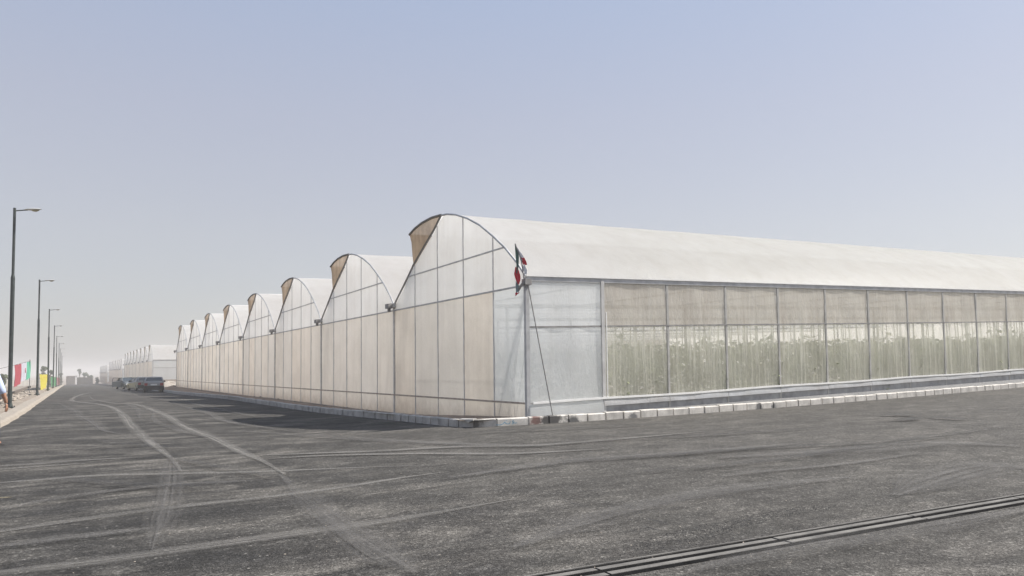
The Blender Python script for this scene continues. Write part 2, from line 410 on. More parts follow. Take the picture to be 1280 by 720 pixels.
# soil verge between kerb and wall
def FLOOR(x, y): return (.27 + .0225*x)*(1-ss(0, 9, y)) + (-.06 + .0225*x)*ss(0, 9, y) if y >= 0 else .27+.0225*x
g = MB(); rows = []
for y in axis([(0,79,.5)]):
    xe = -2.0 if y < 4 else (-2.3 if y < 20 else (-2.45 - (y-20)*.03 if y < 45 else -3.25))
    zk = T(xe, y)+KH-.02
    zw = .27*(1-ss(0,9,y)) + (-.08)*ss(0,9,y)+T(0-.01,y)*ss(60,80,y)*.0
    rows.append([(xe+(0.02-xe)*t, y, (zk*(1-t)+zw*t)+ .03*math.sin(y*2.3+t*5)*math.sin(t*3.14)) for t in (0,.2,.4,.6,.8,1)])
g.grid(rows)
rows = []
for x in axis([(-1.9,75,.8)]):
    zk = T(x, -.4)+KH-.015
    rows.append([(x, -.40, zk), (x, -.2, .26+.0222*max(0,x)), (x, .03, .27+.0225*max(0,x))])
gv = g; gr_ = MB(); gr_.grid(rows); M['verge'] = dirt('grey_verge', (.15,.15,.15), (.22,.215,.21), 2); gr_.build('kerb_verge', M['verge'], smooth=True, kind='structure')
g.build('soil_verge', M['bed'], smooth=True, kind='structure')

# ------------------------------------------------------------------ dust tracks on the asphalt
def track_mat(name, col, k, sc=3.0, lo=.30, hi=.56):
    m, n, out = mat(name); uv = N(n, 'UVMap'); sx = N(n, 'SeparateXYZ'); n.links.new(uv.outputs[0], sx.inputs[0])
    bell = math_(n, 'SUBTRACT', 1.0, math_(n, 'ABSOLUTE', math_(n, 'SUBTRACT', math_(n, 'MULTIPLY', sx.outputs[0], 2.0), 1.0)))
    bell = ramp(n, bell, [(0, 0.0), (.75, 1.0)])
    mp = N(n, 'Mapping'); mp.inputs['Scale'].default_value = (2.6, .10, 1); n.links.new(uv.outputs[0], mp.inputs[0])
    st = noise(n, mp.outputs[0], sc, 6, .75, 0)
    gr = noise(n, pos(n), 26, 4, .8)
    a = math_(n, 'MULTIPLY', bell, ramp(n, st, [(lo, 0.0), (hi, 1.0)]))
    a = math_(n, 'MULTIPLY', a, ramp(n, gr, [(.36, .45), (.6, 1.0)]))
    a = math_(n, 'MULTIPLY', a, ramp(n, noise(n, pos(n), .45, 4, .6), [(.28, .45), (.48, 1.0)]))
    a = math_(n, 'MULTIPLY', a, k)
    b = N(n, 'BsdfPrincipled'); b.inputs['Base Color'].default_value = col+(1,); b.inputs['Roughness'].default_value = .95
    t = N(n, 'BsdfTransparent'); x = N(n, 'MixShader'); n.links.new(a, x.inputs[0]); n.links.new(t.outputs[0], x.inputs[1]); n.links.new(b.outputs[0], x.inputs[2])
    n.links.new(x.outputs[0], out.inputs[0]); return m
M['dust'] = track_mat('pale_dust', (.165,.156,.142), 1.0)
M['dust2'] = track_mat('pale_dust_faint', (.135,.128,.12), .65, lo=.34, hi=.62)
M['tyre'] = track_mat('dark_tyre_smear', (.026,.026,.027), .6, lo=.36, hi=.6)
def smooth_line(P, k=10):
    out = []
    for i in range(len(P)-1):
        p0 = P[max(i-1,0)]; p1 = P[i]; p2 = P[i+1]; p3 = P[min(i+2,len(P)-1)]
        for j in range(k):
            t = j/k
            out.append(.5*((2*p1)+(p2-p0)*t+(2*p0-5*p1+4*p2-p3)*t*t+(3*p1-p0-3*p2+p3)*t**3))
    return out+[P[-1]]
lift = [0.004]
def ribbons(name, items, mt):
    g = MB(); uvs = []
    for pxs, wd in items:
        P = smooth_line([Vector((q.x, q.y, 0)) for q in (pix(*p) for p in pxs)]); L = 0; rows = []
        lift[0] += .0016
        for i, p in enumerate(P):
            d = (P[min(i+1,len(P)-1)]-P[max(i-1,0)]).normalized(); nr = Vector((-d.y, d.x, 0))
            if i: L += (p-P[i-1]).length
            e = ss(0, .3, min(i, len(P)-1-i)/len(P))
            r = []
            for t in (0,.25,.5,.75,1):
                q = p + nr*(t-.5)*wd*(.15+.85*e); r.append((q.x, q.y, T(q.x, q.y)+lift[0])); uvs.append((t*min(1,wd)+0 if False else t, L*.6+len(g.v)))
            rows.append(r)
        g.grid(rows)
    return g.build(name, mt, smooth=True, uvs=uvs, kind='stuff', label=None) if False else g.build(name, mt, smooth=True, uvs=uvs, kind='stuff')
ribbons('dust_tracks', [
    ([(-40,607),(0,603.7),(50,600),(100,596),(150,593.7),(212,592.5),(320,590),(440,585),(530,582)], .34),
    ([(-60,675),(0,665),(100,650),(215,635),(350,620),(425,610),(500,598),(560,590)], .30),
    ([(-60,726),(0,717),(125,702),(250,684),(425,660),(525,645),(640,625)], .36),
    ([(-40,586),(0,583),(50,580),(100,576),(185,572)], .38),
    ([(-20,589),(60,583),(120,579)], .2),
    ([(200,488),(175,488.3),(147,489),(120,490),(100,494),(90,499),(95,502.5),(120,505),(140,509.5),(152,517.5),(162,530),(180,547.5),(200,562.5),(215,575),(226,590)], .42),
    ([(112,495),(117,499.5),(140,504),(170,506),(190,512.5),(210,521),(230,534),(265,547.5),(300,565),(330,578),(356,594)], .42),
    ([(164,588.4),(172,587.8),(181,587.3)], .14),
    ([(340,574),(420,570),(520,568),(640,568),(760,562)], .4),
    ([(330,570),(440,566),(560,560),(700,556),(880,540)], .45),
], M['dust'])
ribbons('faint_dust_tracks', [
    ([(72,504),(80,507.5),(95,515),(97.5,521),(105,523),(117,530),(130,539),(150,543)], .5),
    ([(192,514),(194,527),(215,535),(230,541),(270,549)], .35),
    ([(220,506),(235,510),(260,517),(282,527),(320,534),(380,542)], .5),
    ([(155,505),(172,512),(174,524)], .4),
    ([(214,572),(213,600),(206,640),(190,690)], .5),
    ([(350,595),(400,640),(470,690),(520,720)], .6),
    ([(300,540),(420,548),(560,556),(700,560)], .7),
    ([(890,600),(950,592),(1055,582),(1150,568)], .22),
    ([(1280,560),(1180,556),(1050,566),(900,574)], .9),
    ([(1300,590),(1240,586),(1180,600),(1120,622)], 1.2),
    ([(0,640),(80,625),(200,610),(330,603)], .35),
    ([(-20,690),(90,676),(190,664)], .3),
    ([(330,524),(300,518),(240,505),(215,497)], .3),
    ([(560,600),(700,580),(840,570),(1000,556)], .6),
    ([(640,690),(760,650),(900,618),(1060,600)], .7),
    ([(860,720),(1000,690),(1140,668),(1290,640)], .6),
], M['dust2'])
ribbons('tyre_smears', [
    ([(640,562),(760,552),(900,545),(1040,535)], .35),
    ([(700,580),(820,572),(960,562),(1120,552),(1280,532)], .3),
    ([(1150,524),(1200,520),(1280,510)], .16),
    ([(760,596),(900,585),(1010,572),(1090,560),(1200,545)], .4),
    ([(560,545),(700,538),(860,530)], .35),
    ([(60,600),(160,610),(260,612)], .5),
    ([(200,572),(240,580),(300,592),(340,600)], .3),
    ([(120,552),(180,560),(240,562)], .4),
], M['tyre'])

M['ypaint'] = track_mat('yellow_paint', (.32,.26,.12), .8)
ribbons('yellow_paint_mark', [([(-20,629),(0,628),(8,627.6),(16,627)], .10)], M['ypaint'])
M['patch_crack'] = track_mat('dark_patch_and_crack', (.018,.018,.018), .8, lo=.2, hi=.4)
ribbons('dark_patches_and_cracks', [  # wide dark patches first, then thin dark cracks
    ([(1100,521.5),(1125,520.2),(1148,522)], .5),
    ([(1114,527),(1133,526.6),(1150,524.4)], .5),
    ([(1160,523),(1185,525),(1210,526.4)], .5),
    ([(692,630),(720,637),(736,641)], .035),
    ([(750,645),(775,651)], .03),
    ([(806,656),(822,660),(838,664)], .04),
    ([(712,625),(735,621),(764,617)], .03),
], M['patch_crack'])
# rough patch of raveled asphalt beside the drain
def lumps(name, spots, n, size, mt, seed=1, zf=T, flat=.6, **props):
    rnd = random.Random(seed); g = MB()
    for i in range(n):
        cx, cy, rr, ry_ = rnd.choice(spots)
        a = rnd.random()*6.28; q = rnd.random()**.5
        x = cx+math.cos(a)*q*rr; y = cy+math.sin(a)*q*ry_
        s = size[0]*(size[1]/size[0])**(rnd.random()**2.2); z = zf(x, y)
        top = [(0,0,1)]; k = 6
        n0 = len(g.v)
        ph = rnd.random()*6
        for lev, (rad, zz) in enumerate(((1.0, -.2), (.95, .35), (.5, .85))):
            for j in range(k):
                t = ph+6.2832*j/k; rv = rad*rnd.uniform(.7, 1.2)
                g.v.append((x+math.cos(t)*rv*s, y+math.sin(t)*rv*s*.8, z+zz*s*flat*rnd.uniform(.85,1.15)))
        g.v.append((x, y, z+s*flat))
        for lev in range(2):
            for j in range(k):
                a0 = n0+lev*k+j; a1 = n0+lev*k+(j+1) % k; g.f.append((a0, a1, a1+k, a0+k))
        for j in range(k): g.f.append((n0+2*k+j, n0+2*k+(j+1) % k, n0+3*k))
    return g.build(name, mt, **props)
M['chips'] = simple('asphalt_chips', (.055,.053,.05), .9, 0, .5, 9)
M['stone'] = simple('pale_stone', (.30,.26,.215), .9, 0, .35, 2.5)
pa = [pix(*p) for p in ((1000,638),(960,645),(920,654),(890,660),(860,670),(835,681))]
lumps('loose_asphalt_chips', [(p.x, p.y, .6, .16) for p in pa], 2600, (.004,.011), M['chips'], 3, kind='stuff')
lumps('drain_edge_crumbs', [(A_.x, A_.y, .25, .10) for A_ in [pix(600,732).lerp(pix(1280,618.5), k/24)+Vector((0,.10,0)) for k in range(25)]]+[(A_.x, A_.y, .25, .07) for A_ in [pix(600,732).lerp(pix(1280,618.5), k/24)-Vector((0,.42,0)) for k in range(25)]], 1800, (.003,.010), M['chips'], 8, kind='stuff')
lumps('loose_chips_on_road', [(-6,-9,9,6),(2,-9,8,5),(-8,-12,4,2)], 700, (.004,.012), M['stone'], 4, kind='stuff')

# ------------------------------------------------------------------ trench drain
dr = thing('trench_drain', 'slotted steel drain channel crossing the asphalt in the right foreground', 'drain', (0,0,0))
A0 = pix(600,732); A1 = pix(1280,618.5); d = (A1-A0); d.z = 0; d.normalize(); A0 = A0-d*3; A1 = A1+d*9; LD = (A1-A0).length
nn = Vector((d.y, -d.x, 0))       # towards the camera
def dstrip(off, wd, z0, z1, s0=0, s1=None):
    g_ = MB(); s1 = s1 or LD; k = max(1, int((s1-s0)/.6))
    for i in range(k):
        a = A0+d*(s0+(s1-s0)*i/k); b = A0+d*(s0+(s1-s0)*(i+1)/k)
        n0 = len(g_.v)
        for p in (a, b):
            z = T(p.x, p.y)
            for o_, zz in ((off-wd/2, z0), (off+wd/2, z0), (off+wd/2, z1), (off-wd/2, z1)): g_.v.append(tuple(Vector((p.x,p.y,0))+nn*o_+Vector((0,0,z+zz))))
        g_.f += [(n0,n0+3,n0+2,n0+1),(n0+4,n0+5,n0+6,n0+7),(n0,n0+1,n0+5,n0+4),(n0+1,n0+2,n0+6,n0+5),(n0+2,n0+3,n0+7,n0+6),(n0+3,n0,n0+4,n0+7)]
    return g_
M['drain_shade'] = simple('painted_slot_shade', (.012,.012,.012), 1, 0, .3, 8, spec=0)  # near-black colour stands in for the shade inside the slots
M['drain_steel'] = concrete('drain_bar', (.17,.16,.145), .7)
dstrip(.155, .37, -.05, .003).build('channel', M['drain_shade'], dr)  # flat dark strip in place of an open, shaded recess
for off in (.085, .235):
    s = 0
    while s < LD-.1:
        e = min(LD, s+1.98); j = random.uniform(-.006, .006)
        dstrip(off+j, .07, -.03, .009+random.uniform(-.003,.003), s, e).build('cover_bar', M['drain_steel'], dr); s = e+.025
dstrip(-.012, .02, -.03, .012).build('frame_edge', M['drain_steel'], dr)

# ------------------------------------------------------------------ greenhouses
BAY = 9.55
ARC = [(0,4.10),(.44,4.52),(1.09,5.03),(1.77,5.47),(2.6,5.95),(3.38,6.29),(4.2,6.56),(4.85,6.70),(5.3,6.74)]      # right half, corner to ridge
LEFT = [(5.3,6.74),(5.9,6.33),(6.8,5.84),(7.7,5.33),(8.56,4.72),(9.45,4.12)]
LIP = [(5.3,6.755),(6.1,6.80),(6.9,6.76),(7.5,6.67),(8.0,6.53)]
def arc_z(y):
    P = ARC + LEFT[1:]
    for (a, b), (c, e) in zip(P, P[1:]):
        if a <= y <= c: return b+(e-b)*(y-a)/(c-a)
    return 4.1
def greenhouse(label, org, bays, length, slope, main, group='greenhouses along the avenue'):
    G = thing('greenhouse', label, 'greenhouse', org, 0, group)
    Z = lambda x: slope*x
    hx = axis([(0,length,2.5)]) if main else axis([(0,length,length/6)])
    base = (lambda y: .25*(1-ss(0,9,y))-.08*ss(0,9,y)) if main else (lambda y: -.15)
    for i in range(bays):
        o = i*BAY
        # roof
        g = MB(); rows = []
        xr = axis([(0,length,1.25)]) if main else hx
        for k, x in enumerate(xr):
            sag = .012 if (main and k % 2) else 0
            rows.append([(x, o+y+sag*.3, z+Z(x)-sag) for y, z in ARC])
        g.grid(rows); g.build('roof_film', M['roof'], G, smooth=True)
        g = MB(); g.grid([[(x, o+y, z+Z(x)) for y, z in LEFT[3:]] for x in hx]); g.build('valley_film', M['roof'], G, smooth=True)
        # roll-up vent: stiff flap along the ridge and net beneath it
        g = MB()
        g.grid([[(x, o+y, z+Z(x)) for y, z in LIP] for x in hx]); g.build('vent_flap', M['roof'], G, smooth=True)
        g = MB(); rows = []
        NT = [(8.0,6.50),(7.80,6.2),(7.74,5.85),(7.66,5.36)]
        rows = [[(x, o+y+.05*math.sin(x*2+j), z+Z(x)) for j, (y, z) in enumerate(NT)] for x in (axis([(0,length,1.25)]) if main else hx)]
        g.grid(rows)
        g.poly([(0, o+y, z) for y, z in [(5.3,6.72)]+LIP[1:-1]+NT+[(6.8,5.86),(5.9,6.34)]])
        g.build('insect_net', M['net'], G)
        g = MB(); g.tube([(-.01, o+y, z) for y, z in LIP], .045, 6); g.tube([(-.02, o+5.3,6.74)]+[(-.02, o+y, z) for y, z in LEFT[1:4]], .035, 6)
        g.bar((0, o+8.0, 6.52), (length, o+8.0, 6.52+Z(length)), .06); g.build('flap_frame', M['flap'], G)
        # gable film above the beam
        g = MB(); P = ARC + LEFT[1:]
        yy = axis([(0.02,9.5,.24)]); rows = []
        for y in yy:
            zt = arc_z(y)-.02; rows.append([(0.03+.006*math.sin(y*9+t*4), o+y, 3.86+(zt-3.86)*t) for t in (0,.33,.66,1)])
        g.grid(rows); g.build('gable_film', M['gable'], G, smooth=True)
        # wall film below
        y0 = 1.85 if (main and i == 0) else 0
        g = MB(); rows = []
        for y in axis([(y0, BAY, .32)]):
            b = base(o+y); q = abs(((y/BAY*5)) % 1-.5)*2
            rows.append([(0.03+.03*(1-q)*math.sin(t*3.14)+.008*math.sin(y*5+t*11+i), o+y, b+(3.86-b)*t) for t in (0,.1,.2,.35,.5,.7,.85,1)])
        g.grid(rows); g.build('wall_film', M['beige'], G, smooth=True)
        # frame of the facade
        g = MB(); g.tube([(-.01, o+y, z) for y, z in ARC], .032, 6); g.build('roof_hoop', M['steel'], G)
        g = MB(); g.tube([(-.01, o+y, z) for y, z in LEFT], .036, 6); g.build('rafter', M['steel_dark'], G)
        g = MB(); g.bar((-.005, o, 3.86), (-.005, o+BAY, 3.86), .05, .045); g.build('beam', M['steel'], G)
        ya = min(y for y in axis([(0,5,.05)]) if arc_z(y) > 5.1)
        yb = max(y for y in axis([(5.5,9.4,.05)]) if arc_z(y) > 5.0)
        g = MB(); g.bar((0, o+ya, 5.06), (0, o+yb, 5.0), .035, .04); g.build('gable_rail', M['steel'], G)
        g = MB(); g.bar((-.004, o, .66), (-.004, o+BAY, .66), .045, .05); g.build('low_rail', M['rail_brown'], G)
        for k in range(1, 5):
            y = k*BAY/5-.05; g = MB(); g.bar((.03, o+y, base(o+y)), (.03, o+y, arc_z(y)-.03), .032, .05); g.build('stud', M['stud'], G)
        g = MB(); y = o+BAY; g.bar((.012, y, base(y)-.02), (.012, y, 4.06), .07, .07); g.build('post', M['post'], G)
        # gutter with its end trough
        g = MB()
        for (a, b, c, e) in ((-.13,-.11,3.98,4.13),(.11,.13,3.98,4.13),(-.13,.13,3.97,3.99)):
            n0 = len(g.v)
            for x in (-.22, length):
                g.v += [(x, y+a, c+Z(x)), (x, y+b, c+Z(x)), (x, y+b, e+Z(x)), (x, y+a, e+Z(x))]
            g.f += [tuple(n0+q for q in f_) for f_ in ((0,3,2,1),(4,5,6,7),(0,1,5,4),(1,2,6,5),(2,3,7,6),(3,0,4,7))]
        g.build('gutter', M['steel'], G)
        g = MB(); g.box((-.30, y-.17, 3.93), (-.12, y+.17, 4.10)); g.box((-.25, y-.05, 3.80), (-.15, y+.05, 3.95)); g.tube([(-.2,y+.05,4.0),(-.24,y+.25,4.02),(-.18,y+.36,4.05)], .03, 6)
        g.build('gutter_end', M['steel_dark'], G)
    # near long side (faces the cross road)
    n = len(hx)-1
    ZW = lambda x: slope*x
    g = MB(); g.bar((-.03, -.0, 4.03), (length, -.0, 4.03+Z(length)), .10, .12); g.build('eave_rail', M['steel'], G)
    g = MB(); g.bar((-.04, -.055, 4.105), (length, -.055, 4.105+Z(length)), .05, .025); g.build('film_clip_strip', M['white_pvc'], G)
    g = MB(); g.bar((0,-.03,2.72), (length,-.03,2.72+Z(length)), .035, .04); g.build('mid_rail', M['steel_dark'], G)
    if main:
        bz = lambda x: .27+.0225*x
        lz = lambda x: .66+.0237*x
        # corner bay of clear film, both faces
        g = MB(); rows = []
        for x in axis([(.06,2.56,.18)]): rows.append([(x, -.02-.02*math.sin(t*3.14)*math.sin(x*5), lz(x)+(4.0+Z(x)-lz(x))*t) for t in (0,.15,.3,.45,.6,.75,.9,1)])
        g.grid(rows); g.build('corner_film', M['clear'], G, smooth=True)
        g = MB(); rows = []
        for y in axis([(.04,1.85,.18)]): rows.append([(.03+.012*math.sin(t*7+y*3), y, .66+(3.86-.66)*t) for t in (0,.15,.3,.45,.6,.75,.9,1)])
        g.grid(rows); g.build('corner_film', M['clear'], G, smooth=True)
        g = MB(); rows = []
        for y in axis([(.04,1.85,.18)]): rows.append([(.03, y, base(y)+(.66-base(y))*t) for t in (0,.5,1)])
        g.grid(rows); g.build('wall_film', M['beige'], G, smooth=True)
        # overlapping fold of film inside the clear corner, peach tinted top
        for k in range(1, n):
            x0, x1 = hx[k]+.05+(.03 if k == 1 else 0), hx[k+1]-.01
            g = MB(); rows = []
            for x in axis([(x0,x1,.31)]): rows.append([(x, -.01-.015*math.sin(x*4+t*3), 2.74+Z(x)+(1.27)*t) for t in (0,.33,.66,1)])
            g.grid(rows); g.build('upper_film', M['upper'], G, smooth=True)
            g = MB(); rows = []
            for x in axis([(x0,x1,.31)]): rows.append([(x, -.01-.02*math.sin(x*5+t*4), lz(x)+(2.71+Z(x)-lz(x))*t) for t in (0,.25,.5,.75,1)])
            g.grid(rows); g.build('lower_film', M['lower'], G, smooth=True)
        for k in range(n):
            x0, x1 = hx[k]+.02, hx[k+1]
            g = MB(); rows = []
            for x in axis([(x0,x1,.31)]):
                b = bz(x)-.02 + (.20+.002*x if k else 0)
                rows.append([(x, -.05, lz(x)-.01), (x, -.085-.012*math.sin(x*3), (lz(x)*.5+b*.5)), (x, -.10, b)])
            g.grid(rows); g.build('skirt', M['skirt'] if k else M['clear'], G, smooth=True)
            if k:
                g = MB(); rows = [[(x, -.03, bz(x)-.06), (x, -.03, bz(x)+.24+.002*x)] for x in (x0, x1)]; g.grid(rows); g.build('plinth', M['plinth'], G)
        for k in range(1, n+1):
            x = hx[k]; g = MB(); w_ = .075 if k > 1 else .11
            g.bar((x+.05, -.012 if k > 1 else -.04, bz(x)), (x+.05, -.012 if k > 1 else -.04, 4.02+Z(x)), w_, .05, (0,1,0))
            g.build('side_post', M['dusty_post'] if k > 1 else M['post'], G)
        g = MB(); P = [(x, -.07, lz(x)+.015*math.sin(x*.8)) for x in axis([(.12,length,1.2)])]
        for a, b in zip(P, P[1:]): g.bar(a, b, .05, .055)
        g.build('lock_strip', M['white_pvc'], G)
        g = MB(); g.box((2.645,-.075,lz(2.6)), (2.675,-.045,3.2)); g.build('film_edge', M['white_pvc'], G)
        # corner post and braces
        g = MB(); g.bar((.0,-.0,.2), (0,0,4.0), .11, .11); g.build('corner_post', M['steel'], G)
        g = MB(); g.tube([(.10,.12,3.75),(.10,1.62,.35)], .03, 6); g.build('brace', M['steel'], G)
        g = MB(); g.tube([(-.02,-.08,4.0),(.52,-.42,.33)], .016, 6); g.build('stay_pipe', M['steel_dark'], G)
        g = MB(); g.box((-.10,-.12,3.86),(.10,.07,4.02)); g.tube([(-.15,-.02,3.9),(-.2,.1,3.75),(-.12,.22,3.7),(-.16,.02,3.8),(-.08,-.1,3.95)], .018, 5); g.build('corner_bracket', M['steel_dark'], G)
        # interior frame
        for j, y in enumerate([BAY*q for q in range(1, 4)]):
            for k in range(1, 12 if j < 2 else 8):
                x = k*5.0; g = MB(); g.bar((x, y, FLOOR(x,y)-.1), (x, y, 4.0+Z(x)), .09, .09); g.build('inner_post', M['steel'], G)
        for k in range(1, 20):
            x = k*2.5; g = MB(); g.tube([(x, y+.03, z+Z(x)-.05) for y, z in ARC], .022, 5); g.build('inner_hoop', M['steel'], G)
        for k in range(0, 12):
            x = 2.5+k*5; g = MB(); g.bar((x, 0.1, 3.95+Z(x)), (x, BAY, 3.95+Z(x)), .05); g.build('tie_bar', M['steel'], G)
        g = MB(); rows = [[(x, y, FLOOR(x, y)) for y in axis([(.04,12,1.0),(12,bays*BAY-.05,8)])] for x in axis([(.04,length,5)])]
        g.grid(rows); g.build('soil_floor', M['floor'], G)
        # wires over the crop
        g = MB()
        for y in (.9, 2.3, 3.9, 5.5): g.tube([(2, y, 3.35+Z(2)), (length-1, y, 3.35+Z(length))], .008, 4)
        g.build('crop_wires', M['steel'], G)
    else:
        for k in range(n):
            a, b = hx[k], hx[k+1]
            g = MB(); g.quad((a,-.01,.66),(b,-.01,.66),(b,-.01,4.0),(a,-.01,4.0)); g.build('side_film', M['clear'] if k == 0 else M['beige'], G)
            g = MB(); g.quad((a,-.02,-.15),(b,-.02,-.15),(b,-.02,.66),(a,-.02,.66)); g.build('skirt', M['beige'], G)
            g = MB(); g.bar((b,-.04,-.15),(b,-.04,4.0),.12,.06,(0,1,0)); g.build('side_post', M['steel'], G)
        g = MB(); g.bar((.0,-.0,-.15), (0,0,4.0), .12, .12); g.build('corner_post', M['steel'], G)
        g = MB(); g.bar((.0,-.04,.66), (length,-.04,.66), .05, .06); g.build('low_rail', M['rail_brown'], G)
    # far ends
    yb = bays*BAY+.03
    g = MB(); g.quad((0,yb,-.1),(length,yb,Z(length)),(length,yb,4.05+Z(length)),(0,yb,4.05)); g.build('rear_film', M['beige'], G)
    g = MB()
    for i in range(bays):
        g.poly([(length-.02, i*BAY+y, z+Z(length)) for y, z in ARC+LEFT[1:]])
        g.quad((length-.02,i*BAY,Z(length)-.1),(length-.02,(i+1)*BAY,Z(length)-.1),(length-.02,(i+1)*BAY,4.1+Z(length)),(length-.02,i*BAY,4.1+Z(length)))
    g.build('far_gable_film', M['gable'], G)
    return G
greenhouse('large multi-arch plastic greenhouse at the road corner with a flag at its corner post', (0,0,0), 8, 75, .0272, True)
greenhouse('multi-arch plastic greenhouse directly behind the parked cars', (1.6,123,-.33), 8, 60, 0, False)
greenhouse('small looking distant arched greenhouse beyond the one behind the cars', (1.6,207.5,-1.42), 8, 60, 0, False)
greenhouse('farthest hazy arched greenhouse, lowest at the end of the row', (1.2,288,-2.35), 8, 60, 0, False)

# ------------------------------------------------------------------ crop behind the film
M['leaf'] = simple('crop_leaf', (.20,.235,.085), .6, 0, .35, 3)
M['stem'] = simple('crop_stem', (.62,.62,.50), .6, 0, .15, 5)
M['string'] = simple('crop_string', (.80,.79,.74), .7, 0, .05, 5)
def crop_parts(seed, h):
    rnd = random.Random(seed); g = MB()
    for i in range(95):
        z = h*(rnd.random()**.75); a = rnd.random()*6.28; r = rnd.uniform(.02,.30)*(1.1-.35*z/h)
        c = Vector((math.cos(a)*r, math.sin(a)*r, z)); L = rnd.uniform(.10,.2); d = Vector((math.cos(a), math.sin(a), rnd.uniform(-.9,.3))).normalized()
        s = d.cross(Vector((rnd.uniform(-.4,.4),rnd.uniform(-.4,.4),1))).normalized()*L*.42
        g.poly([c, c+d*L*.35+s, c+d*L, c+d*L*.35-s])
    f = g
    s = MB(); P = [(0,0,0)]
    for k in range(1, 7): P.append((rnd.uniform(-.04,.04), rnd.uniform(-.04,.04), h*.95*k/6))
    s.tube(P, .013, 5)
    t = MB(); lean = rnd.uniform(-.22,.22); t.tube([(lean*1.5, -.16, .0), (lean*.4,-.14, h), (0,-.1,3.1)], .019, 5)
    return f, s, t
protos = []
for k, h in enumerate((2.05, 1.9, 2.25, 1.75)):
    f, s, t = crop_parts(50+k, h)
    r = thing('crop_plant', 'tall green crop plant tied to a string inside the greenhouse', 'plant', (0,0,0), 0, 'crop plants inside the greenhouse')
    f.build('foliage', M['leaf'], r); s.build('stem', M['stem'], r); t.build('support_string', M['string'], r)
    protos.append(r)
used = set(); cnt = 0
for row, (y, n_) in enumerate(((.42, 82), (1.7, 70))):
    for i in range(n_):
        x = 3.0+i*.5+random.uniform(-.1,.1)+(row*.2)
        k = random.randrange(4)
        if k not in used: o = protos[k]; used.add(k)
        else: o = copy_tree(protos[k])
        o.location = (x, y+random.uniform(-.1,.1), FLOOR(x, y)); o.rotation_euler = (0,0,random.uniform(-.25,.25)+(math.pi if random.random() < .3 else 0))
        sc = random.uniform(.88, 1.1)*(.93 if x > 14 and random.random() < .25 else 1); o.scale = (1, 1, sc); cnt += 1
g = MB(); rnd = random.Random(5)
for row in range(5):
    y = 3.6+row*1.3
    for i in range(150):
        x = 3+i*.42
        for q in range(40):
            c = Vector((x+rnd.uniform(-.25,.25), y+rnd.uniform(-.22,.22), FLOOR(x,y)+2.15*rnd.random()**.7)); L = rnd.uniform(.16,.30)
            a = rnd.random()*6.28; d = Vector((math.cos(a), math.sin(a), rnd.uniform(-.8,.3))).normalized(); s = d.cross(Vector((.2,.1,1))).normalized()*L*.4
            g.poly([c, c+d*L*.35+s, c+d*L, c+d*L*.35-s])
g.build('crop_rows', M['leaf'], kind='stuff')

# ------------------------------------------------------------------ flag on the corner
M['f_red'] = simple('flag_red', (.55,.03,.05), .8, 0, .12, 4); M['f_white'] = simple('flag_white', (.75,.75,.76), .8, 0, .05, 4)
M['f_blue'] = simple('flag_blue_grey', (.20,.25,.26), .8, 0, .12, 4); M['f_green'] = simple('flag_green', (.10,.19,.16), .8, 0, .12, 4)  # f_blue is the blue-grey cloth of the grey band
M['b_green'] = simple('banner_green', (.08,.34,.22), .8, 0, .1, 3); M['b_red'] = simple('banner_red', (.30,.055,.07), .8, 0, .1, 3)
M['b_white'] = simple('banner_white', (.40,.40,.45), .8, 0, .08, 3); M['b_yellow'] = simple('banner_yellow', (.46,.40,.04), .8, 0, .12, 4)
fl = thing('flag', 'drooping red, white and green flag tied at the greenhouse corner', 'flag', (-.10,.0,4.10))
fl.scale = (1.1, 1.1, .80)
g = MB(); g.tube([(.03,-.05,-.4),(-.03,.02,.55),(-.13,.14,1.12)], .016, 6); g.build('flagpole', M['steel_dark'], fl)
def cloth(pts_l, pts_r, mt, name, parent, amp=.03, n=12, nz=14):
    g = MB(); rows = []
    for i in range(nz+1):
        t = i/nz
        def P(L):
            q = t*(len(L)-1); k = min(int(q), len(L)-2); return Vector(L[k]).lerp(Vector(L[k+1]), q-k)
        a, b = P(pts_l), P(pts_r); r = []
        for j in range(n+1):
            s = j/n; p = a.lerp(b, s); r.append((p.x+amp*math.sin(s*13+t*3)*.6, p.y+amp*math.sin(s*15+t*4), p.z+.01*math.sin(s*9)))
        rows.append(r)
    g.grid(rows); return g.build(name, mt, parent, smooth=True)
cloth([(-.135,.15,1.12),(-.13,.13,.75),(-.12,.12,.4),(-.12,.12,.1)], [(-.115,.14,1.1),(-.075,.08,.70),(-.085,.08,.35),(-.10,.1,.1)], M['f_green'], 'green_band', fl, .014)
cloth([(-.10,.10,.98),(-.07,.06,.75),(-.055,.04,.52)], [(-.075,.08,.93),(.0,-.01,.66),(.02,-.03,.5)], M['f_white'], 'white_band', fl, .012)
cloth([(-.045,.02,.62),(-.02,.0,.5),(-.01,-.01,.38)], [(.015,-.05,.62),(.05,-.07,.45),(.07,-.09,.36)], M['f_red'], 'red_band', fl, .012)
cloth([(-.03,.0,.37),(.0,-.02,.2),(.02,-.04,.05)], [(.03,-.05,.36),(.05,-.07,.2),(.06,-.08,.05)], M['f_white'], 'white_band', fl, .01)
cloth([(-.14,.13,.32),(-.17,.14,.08),(-.15,.12,-.1),(-.11,.09,-.26)], [(-.09,.09,.30),(-.055,.05,0),(-.06,.05,-.16),(-.08,.07,-.28)], M['f_red'], 'red_band', fl, .014)
cloth([(-.14,.12,-.16),(-.14,.12,-.4),(-.14,.12,-.56)], [(-.09,.08,-.24),(-.07,.06,-.42),(-.10,.09,-.54)], M['f_blue'], 'grey_band', fl, .01)
